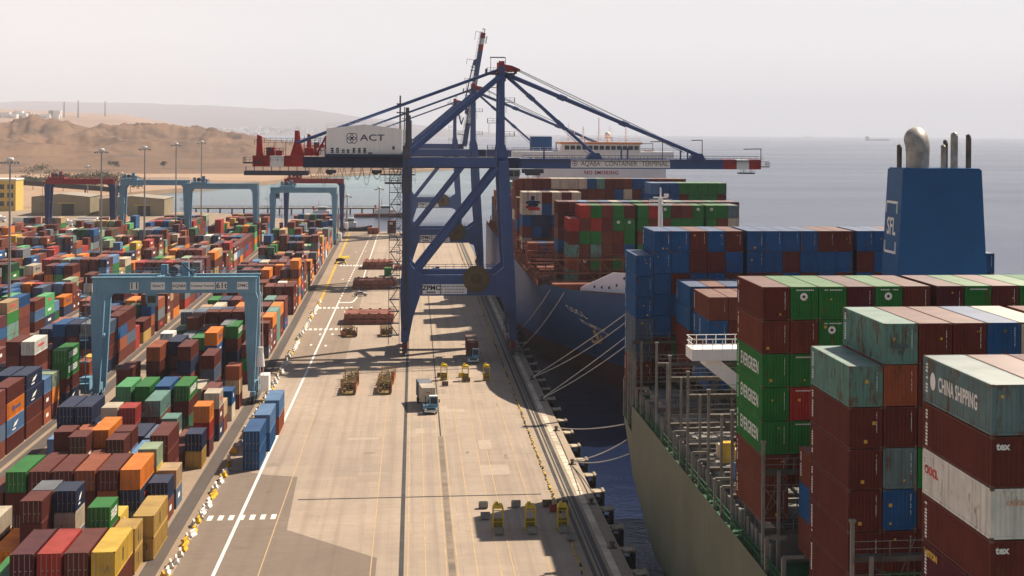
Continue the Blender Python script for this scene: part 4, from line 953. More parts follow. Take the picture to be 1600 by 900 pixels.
for x, h, r_ in ((45.5, 5.5, .1), (47.2, 3.5, .08), (49.8, 4.6, .14), (54.5, 7.2, .16), (57.6, 4.8, .09), (58.3, 4.2, .07), (62.6, 4.6, .12), (65.9, 2.6, .07)):
    mb = MB(); mb.tube((x, 530, 48), (x, 530, 48 + h), r_, 6)
    if h > 4.4:
        for q in range(4): mb.box(x - .7 + q * .1, x + .7 - q * .1, 529.95, 530.05, 48.8 + q * .95, 48.95 + q * .95)
    Bz(mb, 'antenna_mast', SHIPW)
mb = MB(); mb.lathe([(0, -.9), (.5, -.75), (.85, -.3), (.9, .1), (.6, .7), (0, .95)], (57.0, 529, 50.2), 14); mb.tube((57, 529, 48), (57, 529, 49.4), .3, 8); Bz(mb, 'radar_dome', SHIPW, True)
mb = MB(); mb.box(36, 42.5, 556, 562, 40, 49.5); Bz(mb, 'funnel', HULLB)
# lettering on the bow flare and side
def on_hull(s, sz, y, z, bold=0.03, sx=1.0, off=.3):
    def xs(yy, zz):
        h = HB.ray_cast(Vector((-60, yy, zz)), Vector((1, 0, 0))); return h[0].x if h[0] is not None else XC - hb_at(yy - 321, zz)
    x = xs(y, z); n = Vector((-1, -(xs(y + 1, z) - xs(y - 1, z)) / -2.0 * -1, (xs(y, z + .5) - xs(y, z - .5)))).normalized()
    ty = Vector((xs(y - 1, z) - xs(y + 1, z), -2, 0)).normalized(); tz = Vector((xs(y, z + 1) - xs(y, z - 1), 0, 2)).normalized(); nn = ty.cross(tz).normalized()
    tz = nn.cross(ty)
    me = text_mesh(s, sz, bold, MARKW, 1.05); o = obj('lettering', me, bs)
    M = Matrix((ty, tz, nn)).transposed().to_4x4(); M.translation = Vector((x - 47.8, y - 470, z)) + nn * off
    o.matrix_local = M @ Matrix.Diagonal((sx, 1, 1, 1))
for i, ch in enumerate('CSCL'): on_hull(ch, 8.5, 536 - i * 10.5, 9.8, .16, 1.3, .15)
for i, ch in enumerate('CSCL'): on_hull(ch, 2.7, 365.5 - i * 3.5, 14.9 - i * .15, .02, 1.5, .3)
for i, ch in enumerate('ATLANTIC'): on_hull(ch, 2.0, 364 - i * 2.2, 12.4 - i * .08, .015, 1.5, .3)
# anchor in its pocket
mb = MB(); mb.box(-.35, .35, -.3, .3, -1.2, 1.9).bar((-1.7, 0, .2), (0, 0, -1.2), .6, .6).bar((1.7, 0, .2), (0, 0, -1.2), .6, .6).bar((-1.7, 0, .2), (-1.9, 0, 1.0), .6, .5, w2=.1, h2=.1).bar((1.7, 0, .2), (1.9, 0, 1.0), .6, .5, w2=.1, h2=.1)
an = mb.build('anchor', paint('anchor_rust', (.30, .21, .11), .8, .4, .8, rust=.6), bs)
def xs_(yy, zz): return XC - hb_at(yy - 321, zz)
an.location = (xs_(361, 9.5) - .5 - 47.8, 360.2 - 470, 9.3); an.rotation_euler = (0, R(-38), R(-52))

# mooring ropes ---------------------------------------------------------------
def rope(a, b, sag, label, r=.085, g='mooring ropes of the two ships'):
    a = Vector(a); b = Vector(b); mid = a; mb = MB(); pts = []
    for i in range(13):
        t = i / 12; p = a.lerp(b, t); p.z -= sag * 4 * t * (1 - t); pts.append(p - a)
    mb.path(pts, r, 6); o = mb.build('mooring_rope', ROPE); o.location = a; tag(o, label, 'rope', g)
rope((24.4, 367, .5), (42.0, 326, 19.9), .35, 'pale mooring rope, upper of the pair to the farther bollard'); rope((24.4, 366.6, .5), (43.0, 324.8, 19.6), 1.3, 'pale mooring rope, lower of the pair to the farther bollard')
rope((24.4, 338, .5), (46.4, 321.4, 20.2), .4, 'bright mooring rope, upper of the pair to the nearer bollard', .085); rope((24.4, 337.6, .5), (47.2, 320.8, 19.6), 1.2, 'bright mooring rope, lower of the pair to the nearer bollard', .085)
rope((24.4, 303.5, .5), (29.6, 250, 9.7), .4, 'single pale rope running almost level to the green stern'); rope((24.4, 272.5, .5), (29.6, 247, 8.0), .5, 'upper of two ropes sloping to the green hull from the nearest bollard'); rope((24.4, 272.2, .5), (29.6, 244, 6.6), .6, 'lower of two ropes sloping to the green hull from the nearest bollard')
rope((24.4, 414, .5), (30.0, 357, 18.8), 1.0, 'thin rope from the blue bow down across its ship name', .06); rope((24.4, 442, .5), (28.4, 371, 18.4), 1.0, 'thin rope from the blue bow, the farther of two', .06)

# ================================================================== QUAY CRANES
CRB = paint('crane_blue', (0.055, 0.098, 0.235), 0.5, 0.12, 0.12, rust=0.06, streak=0.25)
CRD = paint('crane_navy', (0.025, 0.04, 0.09), 0.55, 0.15, 0.12, streak=0.2)
CRR = paint('crane_red', (0.36, 0.032, 0.028), 0.55, 0.2, 0.3, streak=0.2)
CRW = paint('crane_white', (0.80, 0.78, 0.75), 0.5, 0.06, 0.2, streak=0.15)
CRS = paint('crane_steel', (0.07, 0.075, 0.095), 0.6, 0.2, 0.4)
REELM = paint('reel_brown', (0.085, 0.055, 0.025), 0.6, 0.25, 0.5)
REELS = flat('reel_spoke', (0.24, 0.17, 0.065), 0.6)
BOOT = paint('bogie_red', (0.23, 0.03, 0.025), 0.6, 0.3, 0.4, rust=.3)
BLK = flat('plain_black', (0.015, 0.015, 0.016), 0.6)
HOUSE = paint('house_white', (0.84, 0.82, 0.78), 0.55, 0.05, 0.2, rust=.03, streak=.2)
YF = 18.0
def stair(mb, x0, x1, y0, y1, z0, z1, st=2.7):
    """switch-back stair tower: landings, rails and flights"""
    z = z0; k = 0
    for x, y in ((x0, y0), (x0, y1), (x1, y0)): mb.bar((x, y, z0 - 2), (x, y, z1), .1, .1)
    while z < z1:
        mb.box(x0, x1, y0, y1, z, z + .12); mb.rail([(x1, y0, z + .1), (x0, y0, z + .1), (x0, y1, z + .1)], 1.05, 1.0, .03)
        if z + st < z1: mb.bar((x0 + .3 if k % 2 else x1 - .3, y0 + .3, z), (x1 - .3 if k % 2 else x0 + .3, y0 + .3, z + st), .5, .16)
        z += st; k += 1
def quay_crane(loc, label, boom_up=0.0, trolley_x=27.6):
    t = thing('quay_crane', label, 'crane', loc, 0, 'quay cranes')
    def p(mb, name, m, par=t): return mb.build(name, m, par)
    for y in (0.0, YF):
        n = 1 if y == 0 else -1
        # landside leg: tapered foot, straight shaft
        mb = MB(); mb.prism([(-2.4, 3.2), (-.9, 3.2), (.1, 8.5), (1.6, 13.2), (1.6, 18.3), (-.2, 20.0), (-.75, 21.0), (-.75, 46.2), (-2.5, 46.2), (-2.5, 20), (-2.9, 14), (-2.7, 8.5)], 1, y - .8, y + .8); p(mb, 'landside_leg', CRB)
        mb = MB(); mb.prism([(22.0, 3.2), (23.6, 3.2), (23.5, 9), (23.1, 18), (21.5, 44.0), (19.2, 44.0), (20.2, 24), (20.6, 19.8), (18.6, 18.3), (18.6, 13.2), (20.4, 12.6), (21.6, 8.5)], 1, y - .9, y + .9); p(mb, 'seaside_leg', CRB)
        mb = MB(); mb.box(1.62, 18.58, y - .75, y + .75, 13.4, 18.1); mb.rail([(1.7, y - .7, 18.1), (19.5, y - .7, 18.1)], 1.05, 1.8, .03); mb.rail([(1.7, y + .7, 18.1), (19.5, y + .7, 18.1)], 1.05, 1.8, .03); pb = p(mb, 'portal_beam', CRB)
        mb = MB(); mb.box(-.73, 18.88, y - .7, y + .7, 42.7, 44.75); p(mb, 'top_beam', CRB)
        mb = MB(); mb.tube((19.2, y, 42.6), (.6, y, 18.6), .72, 14); p(mb, 'diagonal_brace', CRB)
        mb = MB(); mb.tube((19.6, y * .8 + 1.8, 63.6), (-.6, y, 46.2), .62, 12); p(mb, 'frame_diagonal', CRB)
        mb = MB(); mb.prism([(18.9, 44.0), (21.6, 44.0), (21.3, 46.5), (20.75, 48), (20.6, 66.0), (19.3, 66.0), (19.2, 48), (18.9, 46.5)], 1, y * .62 + 2.6, y * .62 + 4.1)
        p(mb, 'apex_mast', CRB)
        mb = MB(); mb.box(-1.9, -1.1, y - .5, y + .5, 46.2, 56.2) if y == 0 else mb.box(-2.2, -1.2, y - .5, y + .5, 46.2, 48)
        p(mb, 'leg_cap', CRS)
        if y == 0:
            for (x0, x1, nm) in ((2.2, 6.1, 'sign'), (6.3, 12.2, 'sign')):
                mb = MB(); mb.box(x0, x1, -.80, -.76, 13.75, 16.0); sg = mb.build(nm, CRW, t)
                if x0 < 3:
                    text('ZPMC', 1.45, (4.15, -.815, 15.15), '-Y', sg, BLK, .05, 1, 1.05); mb = MB()
                    for q in range(5): mb.box(3.1 + q * .42, 3.4 + q * .42, -.815, -.805, 13.98, 14.36)
                    mb.build('sign_print', BLK, sg)
                else:
                    mb = MB(); r = random.Random(2)
                    for row in range(3):
                        x = 6.6 + (.6 if row else .3)
                        while x < 11.5: w = r.uniform(.2, .55); mb.box(x, x + w, -.815, -.805, 15.35 - row * .66, 15.62 - row * .66); x += w + .16
                    mb.build('sign_print', flat('sign_grey', (.3, .28, .28), .7), sg)
                    mb = MB()
                    for row in range(3): mb.box(6.42, 6.72, -.815, -.805, 15.35 - row * .66, 15.62 - row * .66)
                    mb.build('sign_print', MARKR, sg)
        for x in (-1.75, 22.75):    # bogies
            mb = MB(); mb.prism([(y - 3.6, .9), (y - 3.6, 1.6), (y - 1.2, 3.0), (y + 1.2, 3.0), (y + 3.6, 1.6), (y + 3.6, .9)], 0, x - .55, x + .55); bo = p(mb, 'bogie', BOOT)
            for q in range(6):
                mb = MB(); mb.lathe([(0, -.2), (.36, -.2), (.42, -.1), (.42, .1), (.36, .2), (0, .2)], (x, y - 3.0 + q * 1.2, .44), 12, axis='X'); mb.build('wheel', CRS, bo)
            mb = MB(); mb.box(x - .5, x + .5, y - 4.3, y - 3.62, .7, 1.5); mb.build('buffer', CRS, bo)
    for x in (-1.75, 22.75):
        mb = MB(); mb.box(x - .85, x + .85, -1.5, YF + 1.5, 3.0, 5.6); p(mb, 'sill_beam', CRB)
        mb = MB(); mb.box(x - .8 if x < 0 else 19.1, x + .8 if x < 0 else 20.7, .95, YF - .95, 44.8, 46.2); p(mb, 'longitudinal_beam', CRB)
    mb = MB(); mb.box(18.9, 21.0, 4.4, 13.0, 62.6, 64.2); p(mb, 'apex_crosshead', CRB)
    mb = MB(); mb.box(19.3, 20.6, 3.4, 5.0, 64.2, 67.2).box(19.3, 20.6, 12.6, 14.2, 64.2, 67.2).prism([(20.6, 64.8), (24.4, 65.0), (24.4, 65.5), (22.5, 66.3), (20.6, 66.6)], 1, 7, 10.5); p(mb, 'apex_head', CRR)
    mb = MB(); mb.box(16.6, 23.4, 2.4, 15.0, 64.3, 64.45); mb.rail([(16.6, 2.4, 64.45), (23.4, 2.4, 64.45), (23.4, 15, 64.45)], 1.1, 1.2, .035); mb.rail([(16.6, 2.4, 64.45), (16.6, 15, 64.45)], 1.1, 1.2, .035)
    mb.bar((17.6, 8, 64.4), (17.6, 8, 68.2), .12, .12).bar((21, 8, 64.4), (21, 8, 68.2), .14, .14).bar((17.4, 8, 68.2), (21, 8, 68.2), .2, .25); p(mb, 'apex_platform', CRS)
    for q, z in enumerate((46.6, 49.8, 52.8, 57.6, 61)):
        mb = MB(); x0, x1 = (16.8, 19.2) if q % 2 == 0 else (20.7, 23.0); mb.box(x0, x1, 3, 5.5, z, z + .1); mb.rail([(x0, 3, z), (x1, 3, z), (x1, 5.5, z)], 1.1, 1.1, .03); mb.rail([(x0, 3, z), (x0, 5.5, z)], 1.1, 1.1, .03); mb.bar((x0 + .3, 3.1, z - 2.4), (x0 + .3, 3.1, z), .07, .4); p(mb, 'mast_landing', CRS)
    # main girder and backreach
    mb = MB(); mb.box(-25.1, 24.4, 6.6, 11.4, 42.3, 44.75); p(mb, 'main_girder', CRD)
    for x0, x1, m in ((-29.4, -25.12, CRR), (-32.5, -29.42, CRW), (-36.4, -32.52, CRR)):
        mb = MB(); mb.box(x0, x1, 6.6, 11.4, 42.5, 45.0); p(mb, 'girder_end', m)
    mb = MB(); mb.prism([(-35.7, 45), (-34.2, 45), (-34.5, 49.4), (-35.5, 49.8)], 1, 7.5, 9.5); p(mb, 'hoist_post', CRR)
    mb = MB(); mb.box(-33.4, -31.6, 7, 11, 45.02, 46.9).box(-31.3, -29.9, 7.2, 10, 45.02, 46.2); p(mb, 'hoist_gear', CRR)
    mb = MB(); mb.tube((-32.6, 6.6, 46.2), (-32.6, 6.6, 46.9), .5, 12); mb.rail([(-33.8, 6.7, 45.1), (-29.5, 6.7, 45.1)], 1.6, .8, .05); p(mb, 'hoist_sheave', CRS)
    mb = MB(); mb.prism([(-28.0, 45.02), (-25.0, 45.02), (-25.9, 48.2), (-26.2, 50.8), (-27.0, 50.8), (-27.1, 48.2)], 1, 6.8, 7.6); p(mb, 'backstay_anchor', CRR)
    mb = MB(); mb.prism([(-28.0, 45.02), (-25.0, 45.02), (-25.9, 48.2), (-26.2, 50.8), (-27.0, 50.8), (-27.1, 48.2)], 1, 10.4, 11.2); p(mb, 'backstay_anchor', CRR)
    mb = MB(); mb.box(-24.6, -22.9, 7, 11, 45.02, 46.8).box(-22.6, -21.6, 7.6, 10, 45.02, 46.0); p(mb, 'winch_box', CRR)
    mb = MB(); mb.bar((-22.2, 7.2, 45), (-19.9, 7.2, 49.6), .45, .45).bar((-20.1, 7.2, 45), (-20.1, 7.2, 49.6), .3, .3).rail([(-25, 6.8, 45.1), (-20.2, 6.8, 45.1)], 2.2, .9, .05); p(mb, 'maintenance_frame', CRR)
    mb = MB(); mb.rail([(-35.0, 7, 48.0), (-20, 7, 48.0)], 1.0, 1.2, .04); mb.bar((-29, 6.7, 45), (-29, 6.7, 48.4), .1, .1).bar((-31.6, 6.7, 45), (-31.6, 6.7, 48.4), .1, .1).bar((-24.8, 6.7, 45), (-24.8, 6.7, 49.5), .1, .1); p(mb, 'gear_rail', CRS)
    mb = MB(); mb.box(-38.2, -24.0, 5.8, 12.2, 40.5, 41.5)
    for q in range(8): mb.bar((-37.8 + q * 1.9, 6, 41.5), (-37.8 + q * 1.9, 6, 42.6), .14, .14)
    mb.box(-38.4, -34, 5.2, 12.6, 43.2, 43.5); mb.rail([(-38.4, 5.2, 43.5), (-20, 5.2, 43.5)], 1.1, 1.5, .035); mb.rail([(-38.4, 5.2, 43.5), (-38.4, 12.6, 43.5)], 1.1, 1.5, .035)
    mb.rail([(-36, 6.4, 47.4), (-20, 6.4, 47.4)], 1.1, 1.5, .035); p(mb, 'backreach_walkway', CRS)
    # machinery house
    hx0, hx1 = -19.7, -2.7
    mb = MB(); mb.prism([(hx0, 45.5), (hx1, 45.5), (hx1, 51.3), (hx0 * .5 + hx1 * .5, 52.3), (hx0, 51.3)], 1, 2.8, 15.2); ho = p(mb, 'machinery_house', HOUSE)
    mb = MB(); mb.box(hx0 - .3, hx1 + .3, 1.6, 16.0, 44.85, 45.45); p(mb, 'house_platform', CRD)
    mb = MB(); mb.rail([(hx0 - .2, 1.7, 45.45), (hx1 + .2, 1.7, 45.45)], 1.1, 1.3, .03); mb.rail([(hx0, 3, 51.3), (-11.2, 3, 52.3), (hx1, 3, 51.3)], 1.0, 1.5, .025); p(mb, 'house_rail', CRW)
    for i, x in enumerate((-18.4, -17.2, -15.9, -14.8, -13.5, -12.3, -11.1)): mb = MB(); mb.box(x - .3, x + .3, 2.74, 2.79, 45.7, 46.9 - .25 * (i in (2, 3))); mb.build('louvre', BLK, ho)
    mb = MB(); mb.box(-5.0, -4.2, 2.74, 2.79, 45.6, 47.6); d = mb.build('door', CRW, ho); mb = MB(); mb.box(-4.85, -4.35, 2.71, 2.735, 46.6, 47.3); mb.build('door_pane', BLK, d)
    mb = MB(); mb.box(-10.3, -9.4, 2.72, 2.79, 45.6, 45.9); mb.build('vent_box', BLK, ho)
    text('ACT', 2.0, (-9.4, 2.77, 49.2), '-Y', ho, MARKN, .03, 1.05, 1.35)
    mb = MB(); mb.box(-12.2, -6.8, 2.76, 2.79, 48.0, 48.08); mb.build('rule_line', CRW, ho)
    em = flat('emblem_navy', (.05, .07, .14), .6)
    for dx, dz in ((.42, .42), (-.42, .42), (.42, -.42), (-.42, -.42)):
        mb = MB(); N = 28
        for k in range(N):
            a0, a1 = 2 * math.pi * k / N, 2 * math.pi * (k + 1) / N
            mb.add([(-14.0 + dx + 0.8 * math.cos(a0), 2.775, 49.1 + dz + 0.8 * math.sin(a0)), (-14.0 + dx + 0.8 * math.cos(a1), 2.775, 49.1 + dz + 0.8 * math.sin(a1)), (-14.0 + dx + 0.64 * math.cos(a1), 2.775, 49.1 + dz + 0.64 * math.sin(a1)), (-14.0 + dx + 0.64 * math.cos(a0), 2.775, 49.1 + dz + 0.64 * math.sin(a0))], [(0, 1, 2, 3)])
        mb.build('emblem', em, ho, fix=False)
    mb = MB(); mb.lathe([(0, 2.775), (.28, 2.775)], (-14.0, 0, 49.1), 14, axis='Y'); mb.build('emblem', em, ho, fix=False)
    # festoon loops under the backreach
    for y in (6.3, 11.7):
        mb = MB(); x = -24.0; r = random.Random(9 + int(y))
        while x < -3:
            w = r.uniform(1.6, 2.6); dz = r.uniform(2.0, 4.2); mb.path([(x + w * i / 8, y, 42.2 - dz * (1 - (2 * i / 8 - 1) ** 2)) for i in range(9)], .045, 4); x += w + r.uniform(0, .3)
        p(mb, 'festoon_cable', CRS)
    for x in (-19.0, -8.6): mb = MB(); mb.box(x - 1, x + 1.2, 6.4, 11.6, 41.0, 41.7).box(x - .6, x + .4, 7, 11, 40.7, 41.0); p(mb, 'festoon_trolley', CRS)
    mb = MB(); mb.box(-7.6, 0.4, 5.4, 6.2, 40.6, 40.9); mb.rail([(-7.6, 5.4, 40.9), (.4, 5.4, 40.9)], 1.1, 1, .03); mb.rail([(-7.6, 5.4, 38.9), (.4, 5.4, 38.9)], 1.1, 1, .03); mb.box(-6.6, -.6, 5.4, 12, 38.6, 38.9); p(mb, 'boarding_landing', CRS)
    # stair tower, lift mast
    mb = MB(); stair(mb, -5.4, -3.0, -1.2, 1.2, 4.4, 43.5); p(mb, 'stair_tower', CRS)
    mb = MB(); mb.box(-2.0, -1.3, -1.15, -.82, 3, 46); mb.box(-2.7, -.5, -1.5, -.82, 36.8, 40.8); mb.box(-2.5, -.8, -1.3, -.82, 44.5, 47.5)
    for q in range(36): mb.box(-2.05, -1.25, -1.2, -1.16, 3 + q * 1.2, 3.2 + q * 1.2)
    p(mb, 'lift_mast', CRS)
    mb = MB(); stair(mb, 20.6, 21.9, -1.8, -1.0, 5, 11.5, 2.2); p(mb, 'leg_ladder', CRS)
    # cable reel
    mb = MB(); mb.lathe([(0, -1.55), (.5, -1.7), (.9, -1.5), (1.3, -1.45), (1.35, -1.25), (3.05, -1.22), (3.05, -1.0), (1.3, -.95), (0, -.9)], (14.3, 0, 17.2), 40, axis='Y'); rl = p(mb, 'cable_reel', REELM)
    mb = MB()
    for k in range(44): a = 2 * math.pi * k / 44; mb.bar((14.3 + 1.2 * math.cos(a), -1.26, 17.2 + 1.2 * math.sin(a)), (14.3 + 3.05 * math.cos(a), -1.26, 17.2 + 3.05 * math.sin(a)), .07, .07)
    mb.build('reel_spokes', REELS, rl)
    # stays
    for y in (4.6, 13.4):
        mb = MB(); mb.tube((19.2, y, 65.2), (-26.4, y, 48.0), .30, 8); p(mb, 'backstay', CRB)
        mb = MB(); mb.bar((-3.2, y, 46), (-3.2, y, 59), .3, .3).box(-4.0, -2.0, y - .4, y + .4, 55, 55.2).box(-4.0, -2.0, y - .4, y + .4, 57, 57.2); p(mb, 'stay_post', CRS)
    # boom, hinged at x = 25
    up = boom_up; ca, sa = math.cos(up), math.sin(up)
    bm = bpy.data.objects.new('boom', None); COL.objects.link(bm); bm.parent = t; bm.location = (24.6, 9, 43.6); bm.rotation_euler = (0, -up, 0)
    def bp(mb, name, m, par=None): o = mb.build(name, m, t); o.location = (24.6, 9, 43.6); o.rotation_euler = (0, -up, 0); return o
    bpy.data.objects.remove(bm)
    mb = MB(); mb.box(.05, 48.1, -2.3, 2.3, -1.3, 1.0); boom = bp(mb, 'boom', CRB)
    for x0, x1, m in ((48.12, 51.3, CRR), (51.32, 54.3, CRW), (54.32, 57.2, CRR)): mb = MB(); mb.box(x0, x1, -2.3, 2.3, -1.3, 1.0); mb.build('boom_tip', m, boom)
    mb = MB(); mb.box(11.8, 35.3, -2.36, -2.32, -1.05, .85); sg = mb.build('sign', CRW, boom)
    text('AQABA   CONTAINER   TERMINAL', 1.75, (24.5, -2.375, -.1), '-Y', sg, flat('sign_ink', (.05, .045, .06), .7), 0.0, 1.0, fit=20.6)
    mb = MB(); N = 20
    for k in range(N):
        a0, a1 = 2 * math.pi * k / N, 2 * math.pi * (k + 1) / N
        mb.add([(12.75 + .6 * math.cos(a0), -2.37, -.1 + .6 * math.sin(a0)), (12.75 + .6 * math.cos(a1), -2.37, -.1 + .6 * math.sin(a1)), (12.75 + .48 * math.cos(a1), -2.37, -.1 + .48 * math.sin(a1)), (12.75 + .48 * math.cos(a0), -2.37, -.1 + .48 * math.sin(a0))], [(0, 1, 2, 3)])
    mb.build('emblem', MARKN, sg, fix=False); mb = MB(); mb.lathe([(0, -2.37), (.22, -2.37)], (12.75, 0, -.1), 10, axis='Y'); mb.build('emblem', MARKN, sg, fix=False)
    mb = MB(); mb.box(.5, 57.5, -3.1, -2.32, .5, .62).box(.5, 57.5, 2.32, 3.1, .5, .62); mb.rail([(.5, -3.05, .62), (57.5, -3.05, .62)], 1.15, 1.7, .03); mb.rail([(.5, 3.05, .62), (57.5, 3.05, .62)], 1.15, 1.7, .03); mb.build('boom_walkway', CRS, boom)
    for x, h in ((5.5, 3.2), (23.7, 2.8), (25.2, 2.8), (37.8, 2.2), (39.5, 2.2)): mb = MB(); mb.bar((x, -2.1, 1.0), (x, -2.1, 1.0 + h), .35, .35); mb.build('boom_post', CRB, boom)
    for x, w in ((17.4, 1.9), (42.0, 1.8)): mb = MB(); mb.prism([(x - w, 1.0), (x + w, 1.0), (x + w * .6, 2.4), (x - w * .5, 2.4)], 1, -2.2, 2.2); mb.build('stay_anchor', CRB, boom)
    for x, h, w in ((43.0, 4.6, 2.6), (57.2, 2.6, 4.2), (33.5, 4.2, 3.0)): mb = MB(); mb.bar((x, -2, 1), (x, -2, 1 + h), .18, .18).bar((x + .1, -2, 1 + h), (x - w, -2, 1 + h - .1), .16, .2); mb.build('davit', CRS, boom)
    mb = MB(); mb.box(57.22, 59.2, -2.6, 2.6, -.8, -.6); mb.rail([(57.3, -2.6, -.6), (59.2, -2.6, -.6), (59.2, 2.6, -.6)], 1.1, 1, .035); mb.box(52.2, 55.8, -2, 2, -2.4, -2.1).bar((53, -2, -2.1), (53, -2, -1.3), .1, .1).bar((55, -2, -2.1), (55, -2, -1.3), .1, .1); mb.rail([(52.2, -2, -2.1), (55.8, -2, -2.1)], .8, 1, .03); mb.build('tip_platform', CRS, boom)
    def onboom(x, y, z): return Vector((24.6 + x * ca - z * sa, 9 + y, 43.6 + x * sa + z * ca))
    for y in (-2.0, 2.0):
        if up < .2:
            a = Vector((20.6, 9 + y * 2, 64.6))
            for x, r in ((42.0, .36), (17.4, .24)):
                b = onboom(x, y, 2.2); mb = MB(); mb.tube(a, b, r, 8)
                for q in (.3, .62): c = a.lerp(b, q); dd = (b - a).normalized(); mb.tube(c - dd * .9, c + dd * .9, r * 1.55, 8)
                p(mb, 'forestay', CRB)
            for k in range(2): mb = MB(); mb.tube((24.2, 9 + y * .6 + k * .5, 65.4 - k * .3), onboom(41.0 - k * 2, y * .6 + k * .5, 2.6), .05, 4); p(mb, 'boom_hoist_rope', CRS)
            mb = MB(); mb.tube((22, 9 + y * .4, 63.5), onboom(16, y * .4, 2.2), .03, 4); p(mb, 'boom_hoist_rope', CRS)
        else:   # stays folded along the raised boom
            m1 = Vector((23.2, 9 + y * 2, 54.5)); e = onboom(42, y, 2.2); k1 = onboom(20, y, 3.4)
            for a, b in (((20.6, 9 + y * 2, 64.6), m1), (m1, onboom(14, y, 2.6)), ((20.6, 9 + y * 2, 65.2), k1), (k1, e)): mb = MB(); mb.tube(a, b, .26, 8); p(mb, 'forestay', CRB)
    # trolley, cab
    mb = MB(); mb.box(trolley_x - 2.4, trolley_x + 2.4, 5.8, 12.2, 41.2, 42.1).box(trolley_x - 1.6, trolley_x + 1.6, 6, 12, 40.7, 41.2); p(mb, 'trolley', CRS)
    cx = trolley_x - 4.6
    mb = MB(); mb.prism([(cx - 1.4, 39.7), (cx + 1.0, 39.7), (cx + 1.5, 41.0), (cx + 1.5, 42.1), (cx - 1.4, 42.1)], 1, 4.6, 7.4); cb = p(mb, 'operator_cab', paint('cab_grey', (.33, .33, .29), .5, .1))
    for x0, x1 in ((cx - 1.2, cx - .1), (cx + .1, cx + 1.2)): mb = MB(); mb.box(x0, x1, 4.54, 4.59, 40.5, 41.8); mb.build('cab_window', GLASS, cb)
    return t
c1 = quay_crane((0, 411, 0), 'navy quay crane nearest the camera, boom lowered over the blue ship, white machinery house')
c2 = quay_crane((0, 606, 0), 'navy quay crane with lowered boom, standing between the two other quay cranes')
c3 = quay_crane((0, 884, 0), 'farthest navy quay crane, its red and white tipped boom raised upright', boom_up=R(81))
# spreader hanging from the first crane
sp = thing('container_spreader', 'blue and red lifting spreader hanging on ropes above the cream topped bay', 'spreader', (27.7, 420, 33.0))
mb = MB(); mb.box(-1.1, 1.1, -3, 3, .5, 1.2).box(-.8, .8, -2.4, 2.4, 1.2, 1.8).box(-.4, .4, -.8, .8, 1.8, 2.8); mb.build('headblock', CRD, sp)
mb = MB(); mb.box(-.5, .5, -6.0, 6.0, -.3, .45).box(-1.22, 1.22, -6.1, -5.6, -.35, .3).box(-1.22, 1.22, 5.6, 6.1, -.35, .3).box(-1.22, 1.22, -2.6, -2, -.35, .3); mb.build('spreader_frame', CRR, sp)
for x in (-1, 1):
    for y in (-2.2, 2.2): mb = MB(); mb.tube((x, y, 1.2), (x * 1.3, y, 8.2), .05, 5); mb.build('hoist_rope', CRS, sp)
mb = MB(); mb.box(-1.6, -.9, -1, 1, 1.0, 1.7).box(.9, 1.6, -1, 1, 1.0, 1.7); mb.build('cable_basket', CRS, sp)

